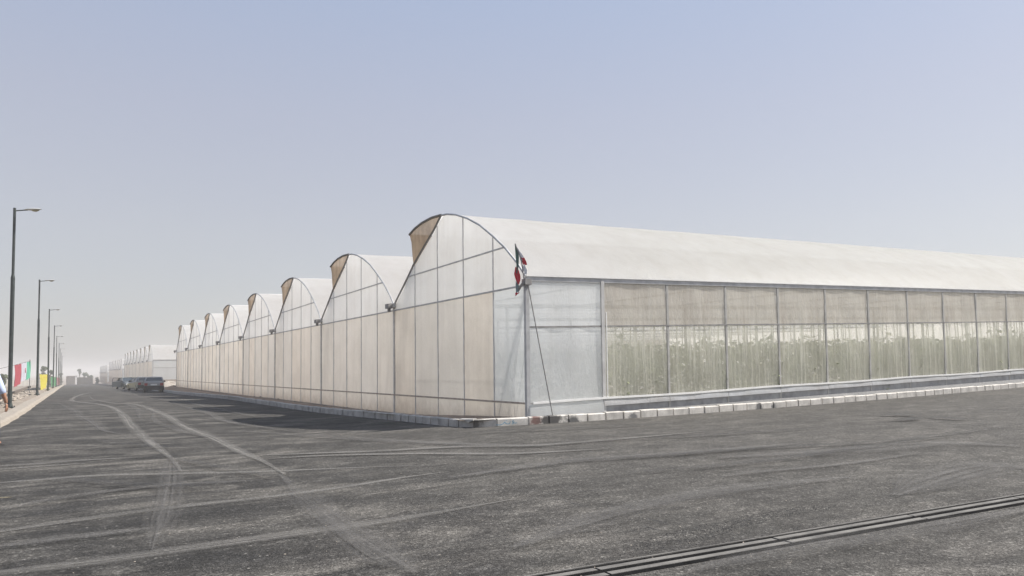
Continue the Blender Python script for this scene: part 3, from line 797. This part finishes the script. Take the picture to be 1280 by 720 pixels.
cloth([(-.15,.13,-.56),(-.15,.13,-.68)], [(-.07,.06,-.55),(-.13,.11,-.64)], M['f_red'], 'red_band', fl, .01, 6, 4)
g = MB(); g.tube([(.02,-.03,.4),(.07,-.08,.2),(.06,-.07,.0),(0,-.02,-.1),(.08,-.1,-.25),(.0,0,-.3)], .012, 5); g.build('tie_rope', M['string'], fl)

# blue scribble on the kerb
M['blue_paint'] = simple('blue_paint', (.10,.25,.36), .7, 0, .2, 8)
g = MB()
def stroke(P, w_=.016):
    for a, b in zip(P, P[1:]): g.bar((a[0], -.552, T(a[0],-.52)+a[1]), (b[0], -.552, T(b[0],-.52)+b[1]), .004, w_, (0,0,1))
stroke([(-1.62,.05),(-1.5,.04),(-1.42,.06),(-1.36,.11),(-1.34,.07),(-1.28,.05),(-1.22,.06),(-1.20,.11)])
stroke([(-1.16,.04),(-1.12,.05),(-1.09,.09),(-1.10,.13),(-1.14,.12),(-1.13,.08),(-1.05,.06),(-1.0,.07)]); stroke([(-1.33,.145),(-1.30,.15)])
sc_o = g.build('paint_scribble', M['blue_paint']); sc_o['label'] = 'blue paint scribble on the pale kerb near the greenhouse corner'; sc_o['category'] = 'graffiti'
sc_o.location = (.35, 0.05, 0)

# ------------------------------------------------------------------ street lamps
M['pole'] = simple('dark_green_pole', (.035,.045,.043), .5, .2, .2, 5)
M['lamp'] = simple('lamp_housing', (.50,.50,.48), .4, .2, .1, 5); M['lampglass'] = simple('lamp_glass', (.30,.27,.17), .2, 0, .1, 5)
def lamp_proto():
    r = thing('street_lamp', 'nearest street lamp, dark stepped pole beside the walking man', 'street lamp', (0,0,0), 0, 'street lamps along the avenue')
    g = MB(); g.tube([(0,0,-.15),(0,0,6.1)], .088, 12); g.tube([(0,0,6.1),(0,0,6.25)], [.088,.06], 12); g.tube([(0,0,6.2),(0,0,9.42)], .06, 12); g.build('pole', M['pole'], r, smooth=False)
    g = MB(); g.box((-.2,-.2,-.02),(.2,.2,.03)); g.tube([(0,0,.02),(0,0,.22)], [.14,.1], 10)
    for a in (-1,1):
        for b in (-1,1): g.tube([(a*.14,b*.14,.02),(a*.14,b*.14,.09)], .02, 6)
    g.build('base_plate', M['pole'], r)
    g = MB(); g.tube([(0,0,9.28),(.25,0,9.31),(.55,0,9.34)], .028, 8); g.build('arm', M['pole'], r)
    g = MB(); rows = []
    for k in range(11):
        t = k/10; wv = .13*math.sin(math.pi*min(1,.15+t*.8))**.6; hh = .075*math.sin(math.pi*min(.97,.1+t*.86))**.7
        rows.append([(.42+t*.72, wv*math.cos(a), 9.345+.05*t+(hh*max(math.sin(a), -.35))) for a in [6.2832*j/12 for j in range(13)]])
    g.grid(rows); hd = g.build('lamp_head', M['lamp'], r, smooth=True)
    g = MB(); rows = []
    for k in range(7):
        t = k/6; q = math.sin(math.pi*(.08+.84*t))
        rows.append([(.72+t*.34, .10*q*math.cos(a), 9.345+.03*t-.02-.075*q*max(0,math.sin(a))) for a in [math.pi*j/8 for j in range(9)]])
    g.grid(rows); g.build('lamp_glass', M['lampglass'], hd, smooth=True)
    return r
lp = lamp_proto()
LY = [24.9+29.9*i for i in range(9)]
LL = ['nearest street lamp, dark stepped pole left of the red white and green banner',
      'second street lamp, dark pole just left of the yellow banner', 'third street lamp, dark pole just right of the yellow banner',
      'fourth street lamp, pole rising behind the small green banner', 'fifth street lamp, thin pole beside the small red and white banner',
      'sixth street lamp along the avenue, thin and hazy', 'seventh street lamp along the avenue, fading in haze',
      'eighth street lamp, next to last of the row in the haze', 'ninth and farthest street lamp of the row, almost lost in haze']
for i, y in enumerate(LY):
    o = lp if i == 0 else copy_tree(lp)
    x = (-12.97,-12.82,-12.7)[i] if i < 3 else -12.66; z = T(x, y)+(.05)
    o.location = (x, y, z); o['label'] = LL[i]; o.rotation_euler = (0, R(random.uniform(-.35,.35)), R(-20+random.uniform(-3,3)))

# ------------------------------------------------------------------ banners along the verge
M['rope'] = simple('grey_rope', (.16,.155,.15), .8, 0, .1, 5)
def world_at(px, py, X):
    d_ = _x2*((px-PPX)/F) + _u2*((PPY-py)/F) + _f; return EYE + d_*((X-EYE.x)/d_.x)
BX = -13.45
a = world_at(-40,472,BX-.0); 
bn = thing('banner', 'red, white and green striped banner with emblem hanging from a rope', 'banner', (BX, 0, 0))
pts = [world_at(18,456.5,BX), world_at(38,451.5,BX)]
y0, y1 = pts[0].y, pts[1].y; zt0, zt1 = pts[0].z, pts[1].z
hgt = 1.28
def band(s0, s1, m_, nm, drop=0):
    L = [(0, y0+(y1-y0)*s0+.15*q*0, (zt0+(zt1-zt0)*s0)-(hgt+drop)*q) for q in (0,.5,1)]
    Rr = [(0, y0+(y1-y0)*s1, (zt0+(zt1-zt0)*s1)-(hgt+drop)*q) for q in (0,.5,1)]
    return cloth(L, Rr, m_, nm, bn, .07, 10, 8)
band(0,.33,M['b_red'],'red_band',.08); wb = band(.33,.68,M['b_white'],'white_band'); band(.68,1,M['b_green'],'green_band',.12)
g = MB(); cy = y0+(y1-y0)*.5; cz = (zt0+zt1)/2-.55
M['emblem'] = simple('emblem_red', (.45,.12,.14), .8, 0, .1, 3)
for sx in (-1,1):
    P = [(.12, cy+sx*.9*q[0]*1.6, cz+q[1]) for q in ((.02,-.16),(.13,-.1),(.17,.02),(.12,.13),(.07,.16))]
    for u_, v_ in zip(P, P[1:]): g.bar(u_, v_, .03, .03)
g.bar((.12,cy,cz-.17),(.12,cy,cz+.17),.04,.05)
g.build('emblem', M['emblem'], wb)
g = MB(); e0 = world_at(-60,474,BX); e1 = world_at(37.5,451,BX); 
P = []
for k in range(13):
    t = k/12; p = e0.lerp(e1, t); P.append((0, p.y, p.z-.12*math.sin(math.pi*t)*.3))
g.tube(P, .014, 5); g.build('rope', M['rope'], bn)
g = MB(); e = world_at(35.8,452,BX); g.tube([(0,e1.y,T(BX,e1.y)-.1),(0,e1.y,e1.z+.1)], .035, 6); g.build('stake', M['rope'], bn)
def banner(px0, px1, pyt, pyb, mt, label, X=-13.4, extra=None, taper=.75):
    a = world_at(px0, pyt, X); b = world_at(px1, pyt, X); zb = world_at((px0+px1)/2, pyb, X).z
    r = thing('banner', label, 'banner', (X, (a.y+b.y)/2, 0)); c = (a.y+b.y)/2; h = (b.y-a.y)/2
    cloth([(0,-h,a.z),(0,-h*.9,(a.z+zb)/2),(0,-h*taper,zb)], [(0,h,b.z),(0,h*.85,(b.z+zb)/2),(0,h*taper*.8,zb)], mt, 'cloth', r, .08, 10, 8)
    g = MB(); g.tube([(-.02,-h-.1,T(X,c)-.1),(-.02,-h-.1,a.z+.12)], .03, 6); g.build('stake', M['rope'], r)
    g = MB(); g.tube([(-.02,-h-.15,a.z+.02),(-.02,h+.1,b.z+.02)], .025, 6); g.build('cross_bar', M['rope'], r)
    return r, a, b, zb, c, h
M['b_dgreen'] = simple('banner_dark_green', (.04,.20,.07), .8, 0, .2, 3)
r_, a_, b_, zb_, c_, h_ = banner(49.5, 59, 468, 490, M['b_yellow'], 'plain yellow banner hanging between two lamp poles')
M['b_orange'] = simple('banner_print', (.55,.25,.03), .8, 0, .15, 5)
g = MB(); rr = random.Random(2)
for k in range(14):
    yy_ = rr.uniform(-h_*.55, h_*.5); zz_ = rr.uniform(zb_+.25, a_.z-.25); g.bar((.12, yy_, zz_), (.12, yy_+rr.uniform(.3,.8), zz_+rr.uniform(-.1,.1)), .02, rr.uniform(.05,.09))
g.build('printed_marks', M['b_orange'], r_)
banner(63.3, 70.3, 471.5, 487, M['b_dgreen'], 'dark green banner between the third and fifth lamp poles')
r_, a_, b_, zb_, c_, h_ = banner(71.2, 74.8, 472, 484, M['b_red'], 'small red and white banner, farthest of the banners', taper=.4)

# rubble on the left verge
def zd(x, y): return dirt_z(x, y)-.01
lumps('rubble', [(-15,12+i*4,1.9,3.2) for i in range(16)]+[(-14.2,14+i*4,.9,3) for i in range(16)]+[(-19,20+i*6,4,5) for i in range(10)], 2600, (.03,.26), M['stone'], 9, zf=zd, flat=.75, kind='stuff')
M['shrub'] = simple('dry_weed', (.10,.12,.06), .9, 0, .4, 5)
M['wood'] = simple('weathered_timber', (.13,.105,.085), .9, 0, .3, 5)
g = MB(); a = world_at(12,492.5,-14.6); b = world_at(37,491.5,-14.6)
g.bar((0,-(b.y-a.y)/2,.09),(0,(b.y-a.y)/2,.14),.22,.2); bm = g.build('timber_beam', M['wood']); c = (a.y+b.y)/2
bm.location = (-14.6, c, a.z-.1); bm['label'] = 'dark timber beam lying on rubble below the striped banner'; bm['category'] = 'beam'

# ------------------------------------------------------------------ trees and far walls
M['tree_leaf'] = simple('dusty_foliage', (.075,.095,.05), .8, 0, .45, 1.2)
M['bark'] = simple('bark', (.14,.11,.085), .9, 0, .3, 4)
def tree(label, loc, h, w_, seed, trunk=.35, name='tree', dens=520, leaf=.35, group='trees in the distance'):
    rnd = random.Random(seed); r = thing(name, label, 'tree', loc, 0, group)
    g = MB(); g.tube([(0,0,-.3),(rnd.uniform(-.1,.1),0,h*trunk),(rnd.uniform(-.3,.3),rnd.uniform(-.2,.2),h*.85)], [.05*h*.5,.035*h*.5,.01*h], 7)
    cl = []
    for k in range(9):
        a = rnd.random()*6.28; z = rnd.uniform(trunk, .88)*h; q = rnd.uniform(.15,.75)*w_/2*(1.15-abs(z/h-.6)*1.2)
        c = Vector((math.cos(a)*q, math.sin(a)*q, z)); cl.append((c, rnd.uniform(.16,.30)*w_))
        g.tube([(0,0,max(h*trunk*.8, z-.3*h)), tuple(c)], [.02*h*.5,.006*h], 5)
    cl.append((Vector((0,0,h*.82)), .2*w_))
    g.build('trunk', M['bark'], r)
    f = MB()
    for i in range(dens):
        c, rad = rnd.choice(cl); v_ = Vector((rnd.gauss(0,1),rnd.gauss(0,1),rnd.gauss(0,.8))).normalized()*rad*rnd.random()**.4
        p = c+v_; L = leaf*rnd.uniform(.6,1.4); d_ = Vector((rnd.gauss(0,1),rnd.gauss(0,1),rnd.gauss(0,1))).normalized(); s = d_.orthogonal().normalized()*L*.45
        f.poly([p-d_*L*.5, p+s, p+d_*L*.5, p-s])
    f.build('crown', M['tree_leaf'], r); return r
def tree_px(label, px, dist, ytop, wpx, seed, **k):
    d_ = _x2*((px-PPX)/F) + _u2*((PPY-467.0)/F) + _f; p = EYE + d_*dist
    z = T(p.x, p.y)+.05; top = EYE.z + (467.5-.012*(px-87)-ytop)*dist/F
    return tree(label, (p.x, p.y, z), top-z, wpx*dist/F, seed, **k)
tree_px('dark bushy tree between the second and third lamp poles', 54, 190, 455.5, 11, 1, trunk=.2)
tree_px('low shrubby tree just behind the third lamp pole', 62, 200, 462, 9, 2, trunk=.1)
tree_px('dusty tree at the left picture edge behind the rope', 3, 120, 467, 12, 13, trunk=.1, leaf=.25)
tree_px('slender tall tree with a round hazy top at the avenue end', 99.5, 330, 459.5, 5, 3, trunk=.55, dens=260)
tree_px('bushy tree right of the slender tree at the avenue end', 105.5, 330, 465.5, 8, 4, trunk=.15)
tree_px('rounded tree over the middle of the far brick wall', 110, 345, 467.5, 6, 5, trunk=.15)
tree_px('low tree at the right end of the far brick wall', 114.5, 335, 469, 7, 6, trunk=.1)
tree_px('small bush tree beside the farthest greenhouse', 121.5, 320, 472.5, 7, 7, trunk=.05)
tree_px('tiny tree left of the avenue behind far lamp poles', 76, 330, 466, 7, 8, trunk=.15)
M['plaster'] = concrete('plaster_wall', (.44,.39,.34), .15); M['brick'] = concrete('old_brick_wall', (.24,.215,.18), .25); M['white_post'] = concrete('white_pillar', (.75,.74,.72), .1)
def wall_px(name, label, cat, px0, px1, ytop, dist, mt, thick=.4):
    P = []
    for px in (px0, px1):
        d_ = _x2*((px-PPX)/F) + _u2*((PPY-467.0)/F) + _f; P.append(EYE+d_*dist)
    c = (P[0]+P[1])/2; z = T(c.x, c.y); top = EYE.z+(466.9-ytop)*dist/F
    ax = P[1]-P[0]; ang = math.atan2(ax.y, ax.x); L = ax.length
    r = thing(name, label, cat, (c.x, c.y, z-.1), ang)
    g = MB(); g.box((-L/2,-thick/2,0),(L/2,thick/2,top-z)); g.build('wall_panel', mt, r)
    g = MB(); g.box((-L/2-.05,-thick/2-.06,top-z),(L/2+.05,thick/2+.06,top-z+.12)); g.build('coping', mt, r)
    k = max(2, int(L/5)+1)
    for i in range(k):
        x = -L/2+L*i/(k-1); g = MB(); g.box((x-.2,-thick/2-.12,0),(x+.2,-thick/2-.005,top-z-.05)); g.build('pier', mt, r)
    return r
wall_px('boundary_wall', 'pale plaster wall closing the avenue left of the white pillar', 'wall', 84, 94.3, 470.3, 290, M['plaster'])
wall_px('boundary_wall', 'brown brick wall closing the avenue right of the white pillar', 'wall', 96.5, 116, 472.2, 292, M['brick'])
wp = thing('gate_pillar', 'tall white gate pillar between the two far boundary walls', 'pillar', (0,0,0))
d_ = _x2*((95.2-PPX)/F) + _u2*((PPY-467.0)/F) + _f; p = EYE+d_*285; z = T(p.x, p.y); wp.location = (p.x, p.y, z-.1)
g = MB(); g.box((-.32,-.32,0),(.32,.32,3.3)); g.build('shaft', M['white_post'], wp)
g = MB(); g.box((-.45,-.45,3.3),(.45,.45,3.55)); g.build('cap', M['white_post'], wp)
# low wall far left beyond the verge
M['far_wall'] = concrete('far_wall', (.38,.36,.33), .2)
def long_wall(label, a, b, h):
    a = Vector(a); b = Vector(b); L = (b-a).length; r = thing('field_wall', label, 'wall', (a.x, a.y, T(a.x, a.y)-.2), math.atan2(b.y-a.y, b.x-a.x))
    g = MB(); n_ = max(4, int(L/12))
    for i in range(n_):
        x0, x1 = L*i/n_, L*(i+1)/n_; p0 = a.lerp(b, i/n_); p1 = a.lerp(b, (i+1)/n_); zz0 = T(p0.x,p0.y)-T(a.x,a.y); zz1 = T(p1.x,p1.y)-T(a.x,a.y)
        n0 = len(g.v); g.v += [(x0,-.12,zz0),(x0,.12,zz0),(x0,.12,zz0+h),(x0,-.12,zz0+h),(x1,-.12,zz1),(x1,.12,zz1),(x1,.12,zz1+h),(x1,-.12,zz1+h)]
        g.f += [tuple(n0+q for q in f_) for f_ in ((0,3,2,1),(4,5,6,7),(0,1,5,4),(1,2,6,5),(2,3,7,6),(3,0,4,7))]
    g.build('wall_panel', M['far_wall'], r)
    for i in range(int(L/6)+1):
        if i > 60: break
        x = i*6; p0 = a.lerp(b, min(1, x/L)); zz = T(p0.x,p0.y)-T(a.x,a.y); g = MB(); g.box((x-.15,-.2,zz),(x+.15,-.125,zz+h+.1)); g.build('pier', M['far_wall'], r)
long_wall('long low grey wall across the field behind the left banners', (-48,60,0), (-20,270,0), 1.9)

# ------------------------------------------------------------------ cars
M['car_white'] = simple('car_paint_silver', (.25,.255,.265), .35, .1, .05, 2, spec=.6); M['car_grey'] = simple('car_paint_grey', (.16,.17,.165), .35, .3, .05, 2, spec=.6)
M['car_pale'] = simple('car_paint_white', (.20,.20,.205), .35, .1, .04, 2, spec=.6)
M['glass'] = simple('car_glass', (.03,.04,.045), .08, 0, .1, 2, spec=.9); M['black'] = simple('black_plastic', (.02,.02,.021), .6, 0, .2, 5)
M['tyre_r'] = simple('tyre_rubber', (.018,.018,.018), .85, 0, .2, 5); M['rim'] = simple('wheel_rim', (.38,.38,.39), .35, .6, .1, 5)
M['red_l'] = simple('tail_lamp_red', (.28,.02,.02), .25, 0, .1, 4); M['clear_l'] = simple('head_lamp_clear', (.72,.73,.72), .15, 0, .05, 4); M['plate'] = simple('number_plate', (.70,.70,.68), .5, 0, .05, 4)
def car(label, loc, rz, paint, hatch=True, open_door=False):
    """x forward, length 4.2"""
    r = thing('parked_car', label, 'car', loc, rz, 'cars parked by the greenhouse')
    tail = 1.02 if hatch else .98
    def loft(sec, name, m_, par=r, smooth=False):
        g = MB(); rows = []
        for x, hw, z0, z1, rr in sec:
            rows.append([(x,-hw+.06,z0),(x,-hw,z0+.1),(x,-hw,z1-.14),(x,-hw+rr,z1),(x,0,z1+.02),(x,hw-rr,z1),(x,hw,z1-.14),(x,hw,z0+.1),(x,hw-.06,z0),(x,-hw+.06,z0)])
        g.grid(rows); n_ = len(rows[0]); g.f.append(tuple(range(n_-1))[::-1]); g.f.append(tuple((len(rows)-1)*n_+k for k in range(n_-1)))
        return g.build(name, m_, par, smooth=smooth)
    loft([(-2.08,.70,.34,.86,.10),(-2.02,.78,.26,tail,.10),(-1.2,.82,.22,tail+.0,.08),(-.2,.83,.2,.93,.08),(.75,.82,.2,.91,.08),(1.5,.80,.22,.84,.12),(1.98,.75,.25,.72,.14),(2.10,.66,.32,.62,.12)], 'body', M[paint])
    # cabin: glass volume with painted roof and pillars
    zt = 1.37; bx = -1.98 if hatch else -1.35; tx = -1.62 if hatch else -.85
    B = [(bx,.72,.93),(1.05,.74,.90)]; Tt = [(tx,.58,zt-.01),(.22,.58,zt)]
    g = MB(); n0 = 0
    g.v = [(bx,-.74,.95),(1.02,-.76,.90),(.20,-.60,zt-.03),(tx,-.60,zt-.03),(bx,.74,.95),(1.02,.76,.90),(.20,.60,zt-.03),(tx,.60,zt-.03)]
    g.f = [(0,1,2,3),(7,6,5,4),(1,5,6,2),(4,0,3,7),(3,2,6,7),(0,4,5,1)]; g.build('windows', M['glass'], r)
    g = MB(); g.grid([[(x,-.60,z-.035),(x,-.52,z),(x,0,z+.02),(x,.52,z),(x,.60,z-.035)] for x, z in ((tx-.03,zt-.03),(tx+.2,zt),(-.4,zt+.02),(.22,zt-.005))])
    for s_ in (-1,1):
        g.bar((tx,s_*.605,zt-.03),(bx,s_*.745,.95),.09,.09); g.bar((.22,s_*.605,zt-.03),(1.02,s_*.765,.90),.06,.06)
        g.bar((-.45,s_*.61,zt-.03),(-.45,s_*.765,.92),.08,.05); g.bar((tx,s_*.605,zt-.03),(.22,s_*.605,zt-.03),.05,.05); g.bar((bx+.5,s_*.61,zt-.06),(bx+.25,s_*.755,.95),.14,.05)
    g.build('roof', M[paint], r)
    for s_ in (-1, 1):
        for x in (-1.30, 1.28):
            g = MB(); g.tube([(x, s_*.66, .29),(x, s_*.815, .29)], .29, 18); wh = g.build('wheel', M['tyre_r'], r)
            g = MB(); g.tube([(x, s_*.80, .29),(x, s_*.83, .29)], .175, 12); g.build('rim', M['rim'], wh)
    g = MB(); g.box((-2.17,-.80,.24),(-1.95,.80,.60)); g.build('rear_bumper', M['black'], r)
    g = MB(); g.box((1.98,-.74,.28),(2.18,.74,.48)); g.build('front_bumper', M['black'] , r)
    for s_ in (-1, 1):
        a_, b_ = sorted((s_*.50, s_*.76)); g = MB(); g.box((-2.10,a_,.62),(-1.98,b_,.84)); g.build('tail_light', M['red_l'], r)
        a_, b_ = sorted((s_*.42, s_*.70)); g = MB(); g.box((2.0,a_,.54),(2.13,b_,.68)); g.build('headlight', M['clear_l'], r)
        g = MB(); g.box((.72,s_*.84-.07,.90),(.84,s_*.84+.07,1.03)); g.build('wing_mirror', M['black'], r)
    g = MB(); g.box((-2.115,-.26,.64),(-2.06,.26,.76)); g.build('number_plate', M['plate'], r)
    g = MB(); g.box((2.05,-.38,.52),(2.125,.38,.63)); g.build('grille', M['black'], r)
    if open_door:
        d0 = bpy.data.objects.new('door', None)
        g = MB(); Mx = Matrix.Translation((.62,-.84,0)) @ Matrix.Rotation(R(62), 4, 'Z')
        g.box((-.95,-.035,.28),(0,.035,.90), Mx); dd = g.build('door', M['car_grey'], r)
        g = MB()
        for p_, q_ in (((-.95,0,.9),(-.85,0,1.33)),((-.85,0,1.33),(-.35,0,1.33)),((-.35,0,1.33),(0,0,.9))): g.bar(tuple(Mx@Vector(p_)), tuple(Mx@Vector(q_)), .045)
        g.build('window_frame', M['black'], dd)
    return r
def at_road(px, py): q = pix(px, py); return (q.x, q.y, T(q.x, q.y))
q = pix(188.3, 490.6); car('silver hatchback seen from behind, nearest of the parked cars', (q.x+.45, q.y+1.9, T(q.x,q.y+1.9)), R(90-6), 'car_white')
q = pix(181.5, 489); car('pale car half hidden behind the nearest silver hatchback', (q.x-.1, q.y+4.6, T(q.x,q.y+4)), R(101), 'car_pale')
q = pix(160.5, 486.6); car('grey saloon facing the camera with its dark door open', (q.x, q.y+2.1, T(q.x,q.y+2.1)), R(-78), 'car_grey', hatch=False, open_door=True)

# pale sand heap by the gap between the two greenhouses
g = MB(); rows = []
for i in range(13):
    rr_ = i/12; rows.append([(math.cos(a)*rr_*4.2, math.sin(a)*rr_*5.5, .75*(math.cos(rr_*3.1416)*.5+.5)*(1+.25*math.sin(a*3+rr_*4))) for a in [6.2832*j/20 for j in range(21)]])
g.grid(rows); M['sand'] = dirt('pale_sand', (.26,.225,.19), (.38,.34,.29), 2); sh = g.build('sand_heap', M['sand'], smooth=True)
sh['label'] = 'pale sand heap in the gap just right of the parked cars'; sh['category'] = 'heap'
q = pix(209, 484); sh.location = (.3, 88, T(.3,88)-.08)
lumps('verge_rubble', [(-1.2,10+i*5,.9,3) for i in range(14)], 500, (.02,.10), M['stone'], 12, zf=lambda x,y: .02+T(-2.4,y)*.5, flat=.6, kind='stuff')
g = MB(); rows = []
for y in axis([(79,330,3)]):
    rows.append([(x, y, T(x, y)+(.03+.16*ss(-1.9,-.5,x)+.04*math.sin(y*1.3+x*2))) for x in (-1.75,-1.2,-.6,0,.8,1.7)])
g.grid(rows); g.build('avenue_verge', M['sand'], smooth=True, kind='structure')

# ------------------------------------------------------------------ the man at the left edge
M['shirt'] = simple('pale_blue_shirt', (.40,.46,.62), .85, 0, .08, 8, bumps=.4); M['skin'] = simple('skin', (.34,.18,.115), .55, 0, .08, 8)
M['trousers'] = simple('dark_trousers', (.05,.055,.075), .85, 0, .15, 8, bumps=.3); M['hair'] = simple('dark_hair', (.02,.017,.015), .7, 0, .2, 20); M['shoe'] = simple('black_shoe', (.02,.018,.017), .5, 0, .1, 5)
def skin_body(name, verts, edges, radii, mt, parent=None, sub=2, root=0):
    me = bpy.data.meshes.new(name); me.from_pydata(verts, edges, []); me.materials.append(mt)
    o = bpy.data.objects.new(name, me); COL.objects.link(o)
    me.skin_vertices.new() if hasattr(me.skin_vertices, 'new') and len(me.skin_vertices) == 0 else None
    md = o.modifiers.new('skin', 'SKIN'); md.use_smooth_shade = True
    if len(me.skin_vertices) == 0:
        with bpy.context.temp_override(object=o, active_object=o): pass
    sv = me.skin_vertices[0].data if len(me.skin_vertices) else None
    if sv:
        for i, rr_ in enumerate(radii): sv[i].radius = rr_ if isinstance(rr_, tuple) else (rr_, rr_); sv[i].use_root = (i == root)
    sb = o.modifiers.new('sub', 'SUBSURF'); sb.levels = sub; sb.render_levels = sub
    if parent is not None: o.parent = parent
    return o
px_, py_ = -19, 559
mp_ = pix(px_, py_, .15, road=False)
man = thing('person', 'man in a pale blue shirt walking at the left picture edge', 'person', (mp_.x, mp_.y, .15), R(62-90))
# local: x right of the body, y forward; arm on the right swings
V_ = [(0,0,.95),(0,0,1.10),(0,-.01,1.28),(0,-.01,1.43),(0,.0,1.53),(0,.02,1.60),          #0-5 spine, neck
      (.10,0,.90),(.11,.14,.50),(.11,.18,.10),(.11,.30,.045),                               #6-9 right leg
      (-.10,0,.90),(-.11,-.04,.50),(-.11,-.22,.13),(-.11,-.12,.05),                         #10-13 left leg
      (.19,-.01,1.42),(.32,-.03,1.17),(.36,.04,.94),(.36,.06,.87),                         #14-17 right arm
      (-.18,-.01,1.42),(-.24,.05,1.16),(-.25,.16,.95),(-.25,.19,.88),
      (0,.03,1.68),(0,.03,1.74)]
E_ = [(0,1),(1,2),(2,3),(3,4),(4,5),(0,6),(6,7),(7,8),(8,9),(0,10),(10,11),(11,12),(12,13),(3,14),(14,15),(15,16),(16,17),(3,18),(18,19),(19,20),(20,21),(5,22),(22,23)]
Rr = [(.15,.11),(.15,.11),(.17,.12),(.16,.10),.06,.06,(.09,.095),.065,.045,.04,(.09,.095),.065,.045,.04,.07,.055,.038,.03,.07,.055,.038,.03,(.085,.10),(.075,.09)]
body = skin_body('body', V_, E_, Rr, M['skin'], man, 2)
# hands: palm and five fingers, part of the body figure
def hand(side, x, y, z):
    V = [(x,y,z),(x,y+.01,z-.05),(x,y+.015,z-.09)]; E = [(0,1),(1,2)]; Q = [.026,(.016,.036),(.015,.038)]
    for j, (dy, L) in enumerate(((-.03,.062),(-.01,.072),(.012,.075),(.033,.066))):
        n_ = len(V); V += [(x,y+.015+dy,z-.10),(x-side*.006,y+.018+dy,z-.10-L*.5),(x-side*.02,y+.02+dy,z-.10-L)]; E += [(2,n_),(n_,n_+1),(n_+1,n_+2)]; Q += [.010,.009,.008]
    n_ = len(V); V += [(x-side*.01,y+.045,z-.045),(x-side*.02,y+.062,z-.08),(x-side*.02,y+.066,z-.105)]; E += [(1,n_),(n_,n_+1),(n_+1,n_+2)]; Q += [.012,.011,.009]
    return V, E, Q
for sd, (x, y, z) in ((1,(.36,.065,.87)),(-1,(-.25,.195,.88))):
    V, E, Q = hand(sd, x, y, z); skin_body('hand', V, E, Q, M['skin'], man, 1)
skin_body('shirt', [(0,0,.88),(0,0,1.10),(0,-.01,1.28),(0,-.01,1.43),(0,.0,1.50),(.19,-.01,1.43),(.31,-.03,1.17),(.34,.01,1.05),(-.18,-.01,1.43),(-.24,.05,1.16),(-.245,.09,1.06)],
          [(0,1),(1,2),(2,3),(3,4),(3,5),(5,6),(6,7),(3,8),(8,9),(9,10)],
          [(.19,.145),(.18,.14),(.20,.145),(.18,.125),.075,.088,.078,.072,.088,.078,.072], M['shirt'], man, 2)
skin_body('trousers', [(0,0,.96),(.10,0,.88),(.11,.14,.50),(.11,.185,.11),(-.10,0,.88),(-.11,-.04,.50),(-.11,-.21,.15)],
          [(0,1),(1,2),(2,3),(0,4),(4,5),(5,6)], [(.17,.13),(.105,.11),.085,.07,(.105,.11),.085,.07], M['trousers'], man, 2)
for sx, (y, z, tl) in ((.11,(.20,.0,0)),(-.11,(-.22,.03,.2))):
    g = MB(); rows = []
    for k in range(8):
        t = k/7; wv = .045*(.8+.35*math.sin(t*3.14)); hh = .09*(1-t*.55)
        rows.append([(sx+wv*math.cos(a_), y-.08+t*.27, z+max(0, hh*math.sin(a_))+.005) for a_ in [3.1416*j/8 for j in range(9)]])
    g.grid(rows); g.f.append(tuple(range(9))); g.f.append(tuple(63+j for j in range(9))[::-1]); g.build('shoe', M['shoe'], man, smooth=True)
g = MB(); rows = []
for i in range(9):
    el = math.pi*.5*i/8*1.15
    rows.append([(.092*math.sin(el)*math.cos(a_), .02+.112*math.sin(el)*math.sin(a_), 1.70+.125*math.cos(el)) for a_ in [6.2832*j/16 for j in range(17)]])
rows = [[(x, y if not (y > .07 and z < 1.75) else .07, z) for x, y, z in r_] for r_ in rows]
g.grid(rows); g.build('hair', M['hair'], man, smooth=True)
g = MB()
for s_ in (-1,1): g.tube([(s_*.035,.118,1.69),(s_*.035,.128,1.69)], .011, 8)
g.build('eyes', M['black'], man)
g = MB(); g.tube([(0,.118,1.70),(0,.145,1.655),(0,.122,1.645)], [.008,.016,.014], 8); g.build('nose', M['skin'], man, smooth=True)
g = MB(); g.bar((-.026,.122,1.615),(.026,.122,1.615),.012,.012); g.build('mouth', M['b_red'], man)
for s_ in (-1,1):
    g = MB(); g.tube([(s_*.088,.03,1.71),(s_*.10,.015,1.69),(s_*.09,.03,1.655)], [.012,.02,.01], 8); g.build('ear', M['skin'], man, smooth=True)

# ------------------------------------------------------------------ haze
hz, n, out = mat('haze_air')
pv = N(n, 'VolumePrincipled'); pv.inputs['Color'].default_value = (.88,.865,.855,1); pv.inputs['Density'].default_value = .0013; pv.inputs['Anisotropy'].default_value = .2
n.links.new(pv.outputs[0], out.inputs['Volume'])
g = MB(); g.box((-3010,-3010,-6.5),(3010,3010,14)); h = g.build('haze', hz, kind='stuff')
